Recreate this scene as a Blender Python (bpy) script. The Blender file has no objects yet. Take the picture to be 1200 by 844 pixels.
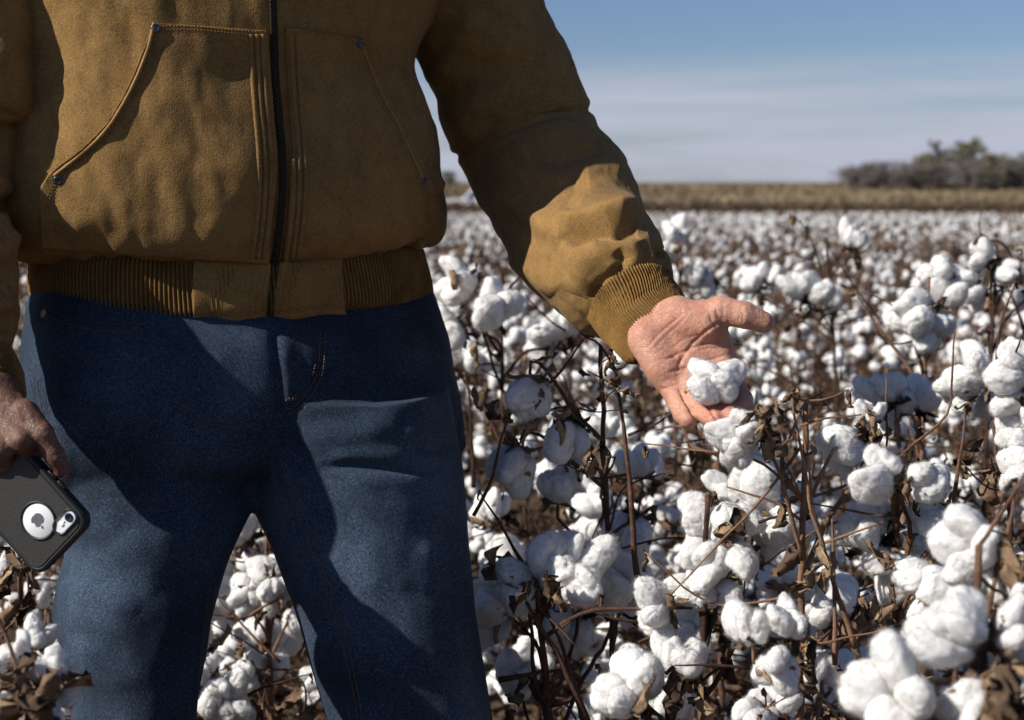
import bpy, math, random
import numpy as np
from mathutils import Vector, Matrix, Euler
from mathutils.bvhtree import BVHTree

SC = bpy.context.scene
COL = SC.collection
RNG = np.random.default_rng(11)
random.seed(11)

# ---------------------------------------------------------------- camera
FPX = 1667.0                       # focal length in photograph pixels (1200 wide) = 50 mm
CAM = np.array([0.0, 0.0, 1.15])
PITCH = math.atan((422.0 - 214.0) / FPX)
cam = bpy.data.cameras.new('camera')
cam.lens = 50.0
cam.sensor_width = 36.0
cam.clip_start = 0.05
cam.clip_end = 20000
cam.dof.use_dof = True
cam.dof.focus_distance = 1.36
cam.dof.aperture_fstop = 6.6
cam.dof.aperture_blades = 7
camo = bpy.data.objects.new('camera', cam)
camo.location = CAM
camo.rotation_euler = (math.radians(90) - PITCH, 0, 0)
COL.objects.link(camo)
SC.camera = camo

# ---------------------------------------------------------------- daylight
SUN_EL = math.radians(36)
SUN_FRONT = math.radians(23)       # how far the sun stands on the camera's side of straight left
to_sun = Vector((-math.cos(SUN_EL) * math.cos(SUN_FRONT), -math.cos(SUN_EL) * math.sin(SUN_FRONT), math.sin(SUN_EL)))
sun = bpy.data.lights.new('sun', 'SUN')
sun.energy = 5.0
sun.angle = math.radians(0.5)
sun.color = (1.0, 0.95, 0.87)
suno = bpy.data.objects.new('sun', sun)
suno.rotation_euler = to_sun.to_track_quat('Z', 'Y').to_euler()
suno.location = (-4, -1, 5)
COL.objects.link(suno)

world = bpy.data.worlds.new('World')
SC.world = world
world.use_nodes = True
wn, wl = world.node_tree.nodes, world.node_tree.links
wn.clear()
w_out = wn.new('ShaderNodeOutputWorld')
w_bg = wn.new('ShaderNodeBackground')
w_sky = wn.new('ShaderNodeTexSky')
w_sky.sky_type = 'NISHITA'
w_sky.sun_disc = False
w_sky.sun_elevation = SUN_EL
w_sky.sun_rotation = math.atan2(to_sun.x, to_sun.y)
w_sky.altitude = 400
w_sky.air_density = 1.0
w_sky.dust_density = 0.7
w_sky.ozone_density = 2.5
w_bg.inputs['Strength'].default_value = 0.05
# thin streaked cirrus, laid out by direction in the sky
w_tc = wn.new('ShaderNodeTexCoord')
w_map = wn.new('ShaderNodeMapping')
w_map.inputs['Scale'].default_value = (2.2, 2.2, 26.0)
w_map.inputs['Location'].default_value = (1.3, 0.4, 0.35)
w_noise = wn.new('ShaderNodeTexNoise')
w_noise.inputs['Scale'].default_value = 1.5
w_noise.inputs['Detail'].default_value = 7
w_noise.inputs['Roughness'].default_value = 0.55
w_noise.inputs['Distortion'].default_value = 0.35
w_ramp = wn.new('ShaderNodeValToRGB')
w_ramp.color_ramp.elements[0].position = 0.26
w_ramp.color_ramp.elements[0].color = (0, 0, 0, 1)
w_ramp.color_ramp.elements[1].position = 0.58
w_ramp.color_ramp.elements[1].color = (1, 1, 1, 1)
w_sep = wn.new('ShaderNodeSeparateXYZ')
w_band = wn.new('ShaderNodeMapRange')           # the cloud bank sits low, clear sky above about 5 degrees
w_band.interpolation_type = 'SMOOTHSTEP'
w_band.inputs['From Min'].default_value = 0.058
w_band.inputs['From Max'].default_value = 0.094
w_band.inputs['To Min'].default_value = 1.0
w_band.inputs['To Max'].default_value = 0.03
w_mul = wn.new('ShaderNodeMath'); w_mul.operation = 'MULTIPLY'
w_mix = wn.new('ShaderNodeMix'); w_mix.data_type = 'RGBA'
w_mix.inputs['B'].default_value = (7.5, 8.0, 9.6, 1)
w_tint = wn.new('ShaderNodeMix'); w_tint.data_type = 'RGBA'; w_tint.blend_type = 'MULTIPLY'
w_tint.inputs['Factor'].default_value = 1.0
w_tint.inputs['B'].default_value = (0.96, 1.06, 1.31, 1)
wl.new(w_tc.outputs['Generated'], w_map.inputs['Vector'])
wl.new(w_map.outputs['Vector'], w_noise.inputs['Vector'])
wl.new(w_noise.outputs['Fac'], w_ramp.inputs['Fac'])
wl.new(w_tc.outputs['Generated'], w_sep.inputs['Vector'])
wl.new(w_sep.outputs['Z'], w_band.inputs['Value'])
wl.new(w_ramp.outputs['Color'], w_mul.inputs[0])
wl.new(w_band.outputs['Result'], w_mul.inputs[1])
wl.new(w_mul.outputs['Value'], w_mix.inputs['Factor'])
wl.new(w_sky.outputs['Color'], w_tint.inputs['A'])
wl.new(w_tint.outputs['Result'], w_mix.inputs['A'])
wl.new(w_mix.outputs['Result'], w_bg.inputs['Color'])
wl.new(w_bg.outputs['Background'], w_out.inputs['Surface'])

SC.view_settings.view_transform = 'Standard'
SC.view_settings.look = 'None'
SC.view_settings.exposure = 0.35
SC.view_settings.gamma = 1.0
SC.view_settings.use_curve_mapping = False
SC.render.engine = 'CYCLES'
SC.cycles.use_denoising = True
SC.cycles.max_bounces = 6
SC.cycles.diffuse_bounces = 4
SC.cycles.transmission_bounces = 3
SC.cycles.transparent_max_bounces = 6
SC.cycles.caustics_reflective = False
SC.cycles.caustics_refractive = False

# ---------------------------------------------------------------- photograph pixel <-> world
CP, SP = math.cos(PITCH), math.sin(PITCH)

def U(px, py, Y):
    """point on the photograph's ray through (px, py) at world depth Y"""
    px = np.asarray(px, float); py = np.asarray(py, float); Y = np.asarray(Y, float)
    rx = (px - 600.0) / FPX
    ry = (422.0 - py) / FPX
    dy = CP + ry * SP
    dz = -SP + ry * CP
    t = Y / dy
    return np.stack([rx * t, Y + 0 * rx, CAM[2] + dz * t], -1)

def proj(P):
    P = np.asarray(P, float) - CAM
    d = P[..., 1] * CP - P[..., 2] * SP
    v = P[..., 1] * SP + P[..., 2] * CP
    return 600.0 + FPX * P[..., 0] / d, 422.0 - FPX * v / d

def V3(a):
    return Vector((float(a[0]), float(a[1]), float(a[2])))

# ---------------------------------------------------------------- noise
def _h(ix, iy, iz, s):
    n = (ix.astype(np.int64) * 374761393 + iy.astype(np.int64) * 668265263 + iz.astype(np.int64) * 2147483647 + s * 974634777) & 0xffffffff
    n = ((n ^ (n >> 13)) * 1274126177) & 0xffffffff
    n = n ^ (n >> 16)
    return (n & 0xffff) / 32767.5 - 1.0

def vnoise(P, f=1.0, s=0):
    P = np.asarray(P, float) * f
    i = np.floor(P).astype(np.int64); t = P - i
    t = t * t * t * (t * (t * 6 - 15) + 10)
    x, y, z = i[..., 0], i[..., 1], i[..., 2]
    def l(a, b, w): return a + (b - a) * w
    c = [[[_h(x + a, y + b, z + d, s) for d in (0, 1)] for b in (0, 1)] for a in (0, 1)]
    tx, ty, tz = t[..., 0], t[..., 1], t[..., 2]
    return l(l(l(c[0][0][0], c[1][0][0], tx), l(c[0][1][0], c[1][1][0], tx), ty),
             l(l(c[0][0][1], c[1][0][1], tx), l(c[0][1][1], c[1][1][1], tx), ty), tz)

def fbm(P, f, o=3, s=0):
    r = 0; a = 1.0
    for k in range(o):
        r = r + a * vnoise(P, f, s + k); a *= 0.5; f *= 2.03
    return r

# ---------------------------------------------------------------- mesh helpers
def mesh_arr(name, V, F, mats=(), mi=None, smooth=True, uv=None):
    """V (n,3), F (m,3|4) or list of such arrays"""
    Fs = F if isinstance(F, (list, tuple)) else [F]
    Fs = [np.asarray(f, np.int32) for f in Fs if len(f)]
    me = bpy.data.meshes.new(name)
    V = np.asarray(V, np.float32)
    me.vertices.add(len(V)); me.vertices.foreach_set('co', V.ravel())
    loops = np.concatenate([f.ravel() for f in Fs])
    tot = np.concatenate([np.full(len(f), f.shape[1], np.int32) for f in Fs])
    start = np.concatenate([[0], np.cumsum(tot)[:-1]]).astype(np.int32)
    me.loops.add(len(loops)); me.loops.foreach_set('vertex_index', loops)
    me.polygons.add(len(tot)); me.polygons.foreach_set('loop_start', start)
    if mi is not None:
        me.polygons.foreach_set('material_index', np.asarray(mi, np.int32))
    me.polygons.foreach_set('use_smooth', np.full(len(tot), bool(smooth)))
    for m in mats: me.materials.append(m)
    if uv is not None:
        l = me.uv_layers.new(name='UVMap')
        l.data.foreach_set('uv', np.asarray(uv, np.float32)[loops].ravel())
    me.update(); me.validate()
    return me

class MB:
    """collects pieces (verts, faces, material index) into one mesh"""
    def __init__(s): s.V = []; s.F3 = []; s.F4 = []; s.m3 = []; s.m4 = []; s.n = 0
    def add(s, V, F, m=0):
        V = np.asarray(V, float); Fs = F if isinstance(F, (list, tuple)) else [F]
        for f in Fs:
            f = np.asarray(f, np.int64)
            if not len(f): continue
            if f.shape[1] == 3: s.F3.append(f + s.n); s.m3.append(np.full(len(f), m))
            else: s.F4.append(f + s.n); s.m4.append(np.full(len(f), m))
        s.V.append(V); s.n += len(V)
    def mesh(s, name, mats, smooth=True):
        F = []; mi = []
        if s.F3: F.append(np.concatenate(s.F3)); mi += s.m3
        if s.F4: F.append(np.concatenate(s.F4)); mi += s.m4
        return mesh_arr(name, np.concatenate(s.V), F, mats, np.concatenate(mi), smooth)
    def obj(s, name, mats, parent=None, smooth=True, **k):
        return link(name, s.mesh(name, mats, smooth), parent, **k)

def link(name, me, parent=None, label=None, cat=None, group=None, kind=None, mat=None):
    o = bpy.data.objects.new(name, me)
    COL.objects.link(o)
    if parent is not None: o.parent = parent
    if mat is not None: o.matrix_basis = mat
    if label: o['label'] = label
    if cat: o['category'] = cat
    if group: o['group'] = group
    if kind: o['kind'] = kind
    return o

def ico(sub):
    import bmesh
    bm = bmesh.new(); bmesh.ops.create_icosphere(bm, subdivisions=sub, radius=1)
    V = np.array([v.co[:] for v in bm.verts]); F = np.array([[v.index for v in f.verts] for f in bm.faces]); bm.free()
    return V, F

def boxVF(c, s, R=None, bevel=0.12):
    """chamfered box: centre c, full sizes s, rotation 3x3 R"""
    s = np.asarray(s, float) / 2; b = min(s) * 2 * bevel
    V = []
    for z, k in ((-1, 1), (-1, 0), (1, 0), (1, 1)):
        zz = z * s[2] if k == 1 else z * (s[2] - b)
        ins = b if k == 1 else 0
        x, y = s[0] - ins, s[1] - ins; cb = b
        V += [(x - cb, -y, zz), (x, -y + cb, zz), (x, y - cb, zz), (x - cb, y, zz), (-x + cb, y, zz), (-x, y - cb, zz), (-x, -y + cb, zz), (-x + cb, -y, zz)]
    V = np.array(V)
    F4 = []
    for r in range(3):
        for k in range(8):
            a = r * 8 + k; bb = r * 8 + (k + 1) % 8
            F4.append((a, bb, bb + 8, a + 8))
    for o, rev in ((0, True), (24, False)):
        q = [(0, 1, 2, 3), (0, 3, 4, 7), (4, 5, 6, 7)]
        for t in q:
            t = [o + i for i in t]
            F4.append(tuple(reversed(t)) if rev else tuple(t))
    if R is not None: V = V @ np.asarray(R).T
    return V + np.asarray(c), np.array(F4)

def tubeVF(P, R, n=6, cap=True):
    """tapered tube through points P with radii R"""
    P = np.asarray(P, float); R = np.broadcast_to(np.asarray(R, float), (len(P),))
    T = np.gradient(P, axis=0); T /= np.linalg.norm(T, axis=1, keepdims=True) + 1e-12
    a = np.array([0, 0, 1.0]) if abs(T[0][2]) < 0.9 else np.array([1.0, 0, 0])
    V = []
    N = np.cross(T[0], a); N /= np.linalg.norm(N)
    for i in range(len(P)):
        N = N - T[i] * N.dot(T[i]); N /= np.linalg.norm(N) + 1e-12
        B = np.cross(T[i], N)
        th = np.arange(n) * 2 * math.pi / n
        V.append(P[i] + R[i] * (np.cos(th)[:, None] * N + np.sin(th)[:, None] * B))
    V = np.concatenate(V)
    F = []
    for i in range(len(P) - 1):
        for k in range(n):
            F.append((i * n + k, i * n + (k + 1) % n, (i + 1) * n + (k + 1) % n, (i + 1) * n + k))
    F = np.array(F)
    if cap:
        m = len(V); V = np.concatenate([V, P[:1], P[-1:]])
        t = [(m, (k + 1) % n, k) for k in range(n)] + [(m + 1, (len(P) - 1) * n + k, (len(P) - 1) * n + (k + 1) % n) for k in range(n)]
        return V, [F, np.array(t)]
    return V, [F]

def cr(pts, t):
    """Catmull-Rom through rows of pts at parameters t in [0, len-1]"""
    pts = np.asarray(pts, float); n = len(pts)
    t = np.clip(np.asarray(t, float), 0, n - 1 - 1e-9); i = np.floor(t).astype(int); f = (t - i)[:, None]
    g = lambda k: pts[np.clip(k, 0, n - 1)]
    p0, p1, p2, p3 = g(i - 1), g(i), g(i + 1), g(i + 2)
    return 0.5 * (2 * p1 + (p2 - p0) * f + (2 * p0 - 5 * p1 + 4 * p2 - p3) * f * f + (3 * p1 - p0 - 3 * p2 + p3) * f ** 3)

def polyline(pts, step):
    """resample a polyline (rows) smoothly with roughly the given step"""
    pts = np.asarray(pts, float)
    q = cr(pts, np.linspace(0, len(pts) - 1, 40 * len(pts)))
    d = np.concatenate([[0], np.cumsum(np.linalg.norm(np.diff(q, axis=0), axis=1))])
    n = max(2, int(round(d[-1] / step)) + 1)
    s = np.linspace(0, d[-1], n)
    return np.stack([np.interp(s, d, q[:, k]) for k in range(q.shape[1])], 1)

def seg_dist(x, y, pts):
    """distance in pixels to a polyline and position 0..1 along it"""
    pts = np.asarray(pts, float)
    L = np.concatenate([[0], np.cumsum(np.linalg.norm(np.diff(pts, axis=0), axis=1))])
    best = np.full(x.shape, 1e9); par = np.zeros(x.shape); sgn = np.zeros(x.shape)
    for k in range(len(pts) - 1):
        a, b = pts[k], pts[k + 1]; d = b - a; l2 = d.dot(d)
        t = np.clip(((x - a[0]) * d[0] + (y - a[1]) * d[1]) / l2, 0, 1)
        ex, ey = x - a[0] - t * d[0], y - a[1] - t * d[1]
        r = np.hypot(ex, ey); m = r < best
        best[m] = r[m]; par[m] = ((L[k] + t * math.sqrt(l2)) / L[-1])[m]
        sgn[m] = np.sign(d[0] * ey - d[1] * ex)[m]
    return best, par, sgn

def folds(V, N, lst, front=None):
    """push vertices along normals by ridges and grooves laid out over the cloth; entries: points, width px, height m, [sharp]"""
    x, y = proj(V)
    D = np.zeros(len(V))
    for e in lst:
        pts, w, h = e[0], e[1], e[2]
        bb = np.asarray(pts, float)
        m = (x > bb[:, 0].min() - 4 * w) & (x < bb[:, 0].max() + 4 * w) & (y > bb[:, 1].min() - 4 * w) & (y < bb[:, 1].max() + 4 * w)
        if front is not None: m &= front
        if not m.any(): continue
        d, t, s = seg_dist(x[m], y[m], bb)
        if len(e) > 3 and e[3] == 'skew':      # steep on one side, gentle on the other
            ww = np.where(s > 0, w * 0.45, w * 1.5)
        else: ww = w
        taper = np.clip(np.minimum(t, 1 - t) * 5, 0, 1) ** 0.7
        if len(e) > 3 and e[3] == 'full': taper = 1.0
        D[m] += h * np.exp(-(d / ww) ** 2) * taper
    return V + N * D[:, None]

def vnormals(V, Fs):
    N = np.zeros_like(V)
    for F in (Fs if isinstance(Fs, list) else [Fs]):
        if F.shape[1] == 4:
            n = np.cross(V[F[:, 2]] - V[F[:, 0]], V[F[:, 3]] - V[F[:, 1]])
        else:
            n = np.cross(V[F[:, 1]] - V[F[:, 0]], V[F[:, 2]] - V[F[:, 0]])
        for k in range(F.shape[1]):
            np.add.at(N, F[:, k], n)
    return N / (np.linalg.norm(N, axis=1, keepdims=True) + 1e-12)

def gridF(nu, nv, wrap):
    """faces of an nv-row by nu-column grid"""
    i = np.arange(nv - 1)[:, None]; k = np.arange(nu if wrap else nu - 1)[None, :]
    a = i * nu + k; b = i * nu + (k + 1) % nu
    return np.stack([a, b, b + nu, a + nu], -1).reshape(-1, 4)

def surface_nets(f, lo, hi, h):
    lo = np.asarray(lo, float); hi = np.asarray(hi, float)
    n = np.ceil((hi - lo) / h).astype(int) + 1
    ax = [lo[k] + h * np.arange(n[k]) for k in range(3)]
    X, Y, Z = np.meshgrid(*ax, indexing='ij')
    D = f(X, Y, Z).astype(np.float32)
    S = D < 0
    c = [(a, b, d) for a in (0, 1) for b in (0, 1) for d in (0, 1)]
    sl = lambda A, o: A[o[0]:n[0] - 1 + o[0], o[1]:n[1] - 1 + o[1], o[2]:n[2] - 1 + o[2]]
    cnt = sum(sl(S, o).astype(np.int8) for o in c)
    act = (cnt > 0) & (cnt < 8)
    idx = np.full(act.shape, -1, np.int64); I = np.argwhere(act); idx[act] = np.arange(len(I))
    acc = np.zeros((len(I), 3)); w = np.zeros(len(I))
    for p in range(8):
        for q in range(p + 1, 8):
            o1, o2 = c[p], c[q]
            if sum(abs(o1[k] - o2[k]) for k in range(3)) != 1: continue
            d1 = sl(D, o1)[act]; d2 = sl(D, o2)[act]; m = (d1 < 0) != (d2 < 0)
            t = np.where(m, d1 / np.where(m, d1 - d2, 1), 0)
            pt = np.array(o1)[None] + t[:, None] * (np.array(o2) - np.array(o1))[None]
            acc[m] += pt[m]; w[m] += 1
    V = lo + h * (I + acc / w[:, None])
    Q = []
    for a in range(3):
        b, d = (a + 1) % 3, (a + 2) % 3
        s1 = [slice(None)] * 3; s2 = [slice(None)] * 3
        s1[a] = slice(0, -1); s2[a] = slice(1, None)
        A, B = S[tuple(s1)], S[tuple(s2)]
        E = np.argwhere(A != B)
        ok = (E[:, b] > 0) & (E[:, d] > 0) & (E[:, b] < n[b] - 1) & (E[:, d] < n[d] - 1)
        E = E[ok]
        flip = A[tuple(E.T)]
        def at(db, dd):
            k = E.copy(); k[:, b] += db; k[:, d] += dd; return idx[tuple(k.T)]
        q = np.stack([at(-1, -1), at(0, -1), at(0, 0), at(-1, 0)], 1)
        q[~flip] = q[~flip][:, ::-1]
        Q.append(q)
    return V, np.concatenate(Q)

def relax(V, F, it=2, k=0.5):
    for _ in range(it):
        acc = np.zeros_like(V); cnt = np.zeros(len(V))
        for a in range(F.shape[1]):
            b = (a + 1) % F.shape[1]
            np.add.at(acc, F[:, a], V[F[:, b]]); np.add.at(cnt, F[:, a], 1)
            np.add.at(acc, F[:, b], V[F[:, a]]); np.add.at(cnt, F[:, b], 1)
        V = V + k * (acc / np.maximum(cnt, 1)[:, None] - V)
    return V

def rcone(X, Y, Z, a, b, ra, rb):
    d = b - a; l2 = d.dot(d) + 1e-12
    t = np.clip(((X - a[0]) * d[0] + (Y - a[1]) * d[1] + (Z - a[2]) * d[2]) / l2, 0, 1)
    return np.sqrt((X - a[0] - t * d[0]) ** 2 + (Y - a[1] - t * d[1]) ** 2 + (Z - a[2] - t * d[2]) ** 2) - (ra + t * (rb - ra))

def smin(a, b, k):
    h = np.clip(0.5 + 0.5 * (b - a) / k, 0, 1)
    return b + (a - b) * h - k * h * (1 - h)

# ---------------------------------------------------------------- materials
class Mat:
    def __init__(s, name, rough=0.8, spec=0.3):
        s.m = bpy.data.materials.new(name); s.m.use_nodes = True
        s.t = s.m.node_tree; s.n = s.t.nodes; s.l = s.t.links
        s.b = s.n['Principled BSDF']; s.b.inputs['Roughness'].default_value = rough
        s.b.inputs['Specular IOR Level'].default_value = spec
        s.tc = None
    def coord(s, kind='Object', scale=(1, 1, 1), rot=(0, 0, 0)):
        if s.tc is None: s.tc = s.n.new('ShaderNodeTexCoord')
        mp = s.n.new('ShaderNodeMapping'); mp.inputs['Scale'].default_value = scale; mp.inputs['Rotation'].default_value = rot
        s.l.new(s.tc.outputs[kind], mp.inputs['Vector']); return mp.outputs['Vector']
    def noise(s, vec, scale, detail=3, rough=0.55, dist=0):
        n = s.n.new('ShaderNodeTexNoise'); s.l.new(vec, n.inputs['Vector'])
        n.inputs['Scale'].default_value = scale; n.inputs['Detail'].default_value = detail
        n.inputs['Roughness'].default_value = rough; n.inputs['Distortion'].default_value = dist
        return n.outputs['Fac']
    def voro(s, vec, scale, feature='F1'):
        n = s.n.new('ShaderNodeTexVoronoi'); n.feature = feature; s.l.new(vec, n.inputs['Vector']); n.inputs['Scale'].default_value = scale
        return n.outputs['Distance']
    def wave(s, vec, scale, dist=0, prof='SIN', dirn='X'):
        n = s.n.new('ShaderNodeTexWave'); n.bands_direction = dirn; n.wave_profile = prof
        s.l.new(vec, n.inputs['Vector']); n.inputs['Scale'].default_value = scale; n.inputs['Distortion'].default_value = dist
        n.inputs['Detail'].default_value = 2
        return n.outputs['Fac']
    def ramp(s, fac, stops):
        r = s.n.new('ShaderNodeValToRGB'); e = r.color_ramp.elements
        while len(e) < len(stops): e.new(0.5)
        for k, (p, c) in enumerate(stops):
            e[k].position = p; e[k].color = (*c, 1) if not isinstance(c, (int, float)) else (c, c, c, 1)
        s.l.new(fac, r.inputs['Fac']); return r.outputs['Color']
    def math(s, op, a, b):
        n = s.n.new('ShaderNodeMath'); n.operation = op
        for k, v in enumerate((a, b)):
            if isinstance(v, (int, float)): n.inputs[k].default_value = v
            else: s.l.new(v, n.inputs[k])
        return n.outputs['Value']
    def mix(s, fac, a, b, mode='MIX'):
        n = s.n.new('ShaderNodeMix'); n.data_type = 'RGBA'; n.blend_type = mode
        for k, v in (('Factor', fac), ('A', a), ('B', b)):
            if isinstance(v, (int, float)): n.inputs[k].default_value = v
            elif isinstance(v, tuple): n.inputs[k].default_value = (*v, 1)
            else: s.l.new(v, n.inputs[k])
        return n.outputs['Result']
    def rand(s):
        n = s.n.new('ShaderNodeObjectInfo'); return n.outputs['Random']
    def color(s, c):
        if isinstance(c, tuple): s.b.inputs['Base Color'].default_value = (*c, 1)
        else: s.l.new(c, s.b.inputs['Base Color'])
        return s
    def bump(s, h, strength=0.5, dist=0.001):
        n = s.n.new('ShaderNodeBump'); n.inputs['Strength'].default_value = strength; n.inputs['Distance'].default_value = dist
        s.l.new(h, n.inputs['Height']); s.l.new(n.outputs['Normal'], s.b.inputs['Normal']); return s
    def set(s, **k):
        for a, v in k.items(): s.b.inputs[a.replace('_', ' ')].default_value = v
        return s

def canvas_mat(name, lo, hi):
    m = Mat(name, 0.93, 0.12)
    v = m.coord('Object')
    big = m.noise(v, 9, 4); mid = m.noise(v, 60, 4, 0.6)
    t1 = m.noise(m.coord('Object', (1000, 1000, 420)), 1, 1); t2 = m.noise(m.coord('Object', (380, 380, 1100)), 1, 1)
    tw = m.wave(m.coord('Object', (1, 1, 1), (0, math.radians(40), 0)), 190, 1.5)
    thr = m.math('ADD', m.math('MULTIPLY', t1, 0.5), m.math('ADD', m.math('MULTIPLY', t2, 0.5), m.math('MULTIPLY', tw, 0.16)))
    fac = m.math('ADD', m.math('MULTIPLY', big, 0.30), m.math('ADD', m.math('MULTIPLY', mid, 0.25), m.math('MULTIPLY', thr, 0.75)))
    m.color(m.ramp(fac, [(0.50, lo), (0.90, hi)]))
    m.bump(m.math('ADD', thr, m.math('MULTIPLY', mid, 0.12)), 0.55, 0.0011)
    m.set(Sheen_Weight=0.03, Sheen_Roughness=0.6)
    return m.m

M_CANVAS = canvas_mat('duck canvas', (0.098, 0.057, 0.021), (0.335, 0.194, 0.066))
M_SEAM = canvas_mat('worn canvas edge', (0.23, 0.13, 0.045), (0.38, 0.235, 0.095))
def _rib():
    m = Mat('rib knit', 0.95, 0.1)
    v = m.coord('Object')
    n1 = m.noise(v, 900, 2); n2 = m.noise(v, 40, 3); n3 = m.noise(v, 260, 2)
    m.color(m.ramp(m.math('ADD', m.math('MULTIPLY', n1, 0.6), m.math('MULTIPLY', n2, 0.4)), [(0.38, (0.125, 0.066, 0.017)), (0.62, (0.25, 0.138, 0.040))]))
    m.bump(m.math('ADD', n1, n3), 0.8, 0.001); m.set(Sheen_Weight=0.08, Sheen_Roughness=0.5)
    return m.m
M_RIB = _rib()
def _denim():
    m = Mat('indigo denim', 0.9, 0.12)
    v = m.coord('Object')
    slub = m.noise(m.coord('Object', (1100, 1100, 450)), 1, 2); weft = m.noise(m.coord('Object', (450, 450, 1300)), 1, 2)
    tw = m.wave(m.coord('Object', (1, 1, 1), (0, math.radians(58), 0)), 230, 2.0)
    grain = m.noise(v, 1100, 1)
    thr = m.math('ADD', m.math('MULTIPLY', slub, 0.45), m.math('ADD', m.math('MULTIPLY', weft, 0.25), m.math('ADD', m.math('MULTIPLY', tw, 0.10), m.math('MULTIPLY', grain, 0.3))))
    worn = m.noise(v, 7, 4, 0.5)
    fac = m.math('ADD', thr, m.math('MULTIPLY', m.math('SUBTRACT', worn, 0.5), 0.45))
    m.color(m.ramp(fac, [(0.36, (0.0055, 0.0090, 0.0165)), (0.55, (0.018, 0.029, 0.048)), (0.77, (0.105, 0.150, 0.215))]))
    m.bump(thr, 0.6, 0.0009); m.set(Sheen_Weight=0.02)
    return m.m
M_DENIM = _denim()
def flat(name, c, rough=0.7, spec=0.3, metal=0.0, var=0.25, scale=40, bump=0.0, bdist=0.002):
    m = Mat(name, rough, spec)
    n = m.noise(m.coord('Object'), scale, 4)
    a = tuple(x * (1 - var) for x in c); b = tuple(min(1, x * (1 + var)) for x in c)
    m.color(m.ramp(n, [(0.3, a), (0.7, b)])); m.set(Metallic=metal)
    if bump: m.bump(n, bump, bdist)
    return m.m
M_THREAD = flat('brown thread', (0.24, 0.135, 0.045), 0.8, 0.2, scale=300)
M_JTHREAD = flat('tan thread', (0.15, 0.095, 0.045), 0.8, 0.2, scale=300)
M_RIVET = flat('dark rivet metal', (0.10, 0.11, 0.13), 0.4, 0.5, 0.85, scale=500)
M_COPPER = flat('copper rivet', (0.22, 0.12, 0.07), 0.45, 0.5, 0.8, scale=500)
M_ZIPTAPE = flat('zipper tape', (0.028, 0.018, 0.010), 0.85, 0.2, scale=900)
M_ZIP = flat('zipper metal', (0.05, 0.04, 0.032), 0.4, 0.5, 0.8, scale=900)
M_GOLD = flat('gold', (0.85, 0.56, 0.16), 0.25, 0.5, 1.0, 0.1, scale=300)
M_BOOT = flat('boot leather', (0.10, 0.055, 0.03), 0.6, 0.4, scale=60, bump=0.4)
M_HAIR = flat('dark hair', (0.02, 0.015, 0.012), 0.7, 0.3, scale=300, bump=0.6)

def skin_mat(name, a, b, red):
    m = Mat(name, 0.52, 0.35)
    v = m.coord('Object')
    blot = m.noise(v, 45, 4, 0.6); fine = m.noise(v, 420, 3, 0.6)
    c = m.ramp(blot, [(0.35, a), (0.65, b)])
    c = m.mix(m.ramp(m.noise(v, 26, 2), [(0.45, 0.0), (0.7, 0.55)]), c, red)
    cr1 = m.voro(m.coord('Object', (1, 0.6, 1), (0.3, 0.9, 0.2)), 210, 'DISTANCE_TO_EDGE')
    cr2 = m.voro(m.coord('Object', (0.45, 1, 1), (0.2, 0.75, 0.5)), 330, 'DISTANCE_TO_EDGE')
    lines = m.math('MINIMUM', m.ramp(cr1, [(0.0, 0.0), (0.10, 1.0)]), m.ramp(cr2, [(0.0, 0.25), (0.10, 1.0)]))
    c = m.mix(m.math('MULTIPLY', m.math('SUBTRACT', 1.0, lines), 0.36), c, tuple(x * 0.55 for x in a))
    m.color(c)
    m.bump(m.math('ADD', m.math('MULTIPLY', lines, 0.8), m.math('MULTIPLY', fine, 0.5)), 0.45, 0.0007)
    m.set(Subsurface_Weight=0.12, Subsurface_Scale=0.004); m.b.inputs['Subsurface Radius'].default_value = (1.0, 0.35, 0.2)
    return m.m
M_PALM = skin_mat('palm skin', (0.41, 0.20, 0.135), (0.55, 0.295, 0.205), (0.50, 0.18, 0.125))
M_SKIN = skin_mat('tanned skin', (0.115, 0.055, 0.036), (0.17, 0.085, 0.056), (0.16, 0.065, 0.046))
M_NAIL = flat('nail', (0.55, 0.34, 0.27), 0.35, 0.5, scale=200, var=0.1)

def _cotton():
    m = Mat('cotton lint', 1.0, 0.0)
    v = m.coord('Object')
    n1 = m.noise(v, 130, 4, 0.65, 0.6); n2 = m.noise(v, 700, 3, 0.7, 1.0)
    c = m.ramp(n1, [(0.25, (0.70, 0.675, 0.635)), (0.6, (0.82, 0.81, 0.795))])
    fleck = m.ramp(m.noise(v, 210, 1), [(0.735, 0.0), (0.76, 1.0)])
    c = m.mix(m.math('MULTIPLY', fleck, 0.7), c, (0.22, 0.15, 0.09))
    m.color(c)
    b = m.n.new('ShaderNodeBump'); b.inputs['Strength'].default_value = 0.4; b.inputs['Distance'].default_value = 0.0014
    m.l.new(m.math('ADD', n1, m.math('MULTIPLY', n2, 0.6)), b.inputs['Height']); m.l.new(b.outputs['Normal'], m.b.inputs['Normal'])
    m.set(Subsurface_Weight=0.75, Subsurface_Scale=0.0055); m.b.inputs['Subsurface Radius'].default_value = (1.0, 0.95, 0.9)
    tr = m.n.new('ShaderNodeBsdfTranslucent'); tr.inputs['Color'].default_value = (0.82, 0.80, 0.77, 1)
    mx = m.n.new('ShaderNodeMixShader'); mx.inputs['Fac'].default_value = 0.12
    m.l.new(m.b.outputs['BSDF'], mx.inputs[1]); m.l.new(tr.outputs['BSDF'], mx.inputs[2])
    m.l.new(mx.outputs['Shader'], m.n['Material Output'].inputs['Surface'])
    return m.m
M_COTTON = _cotton()
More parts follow.
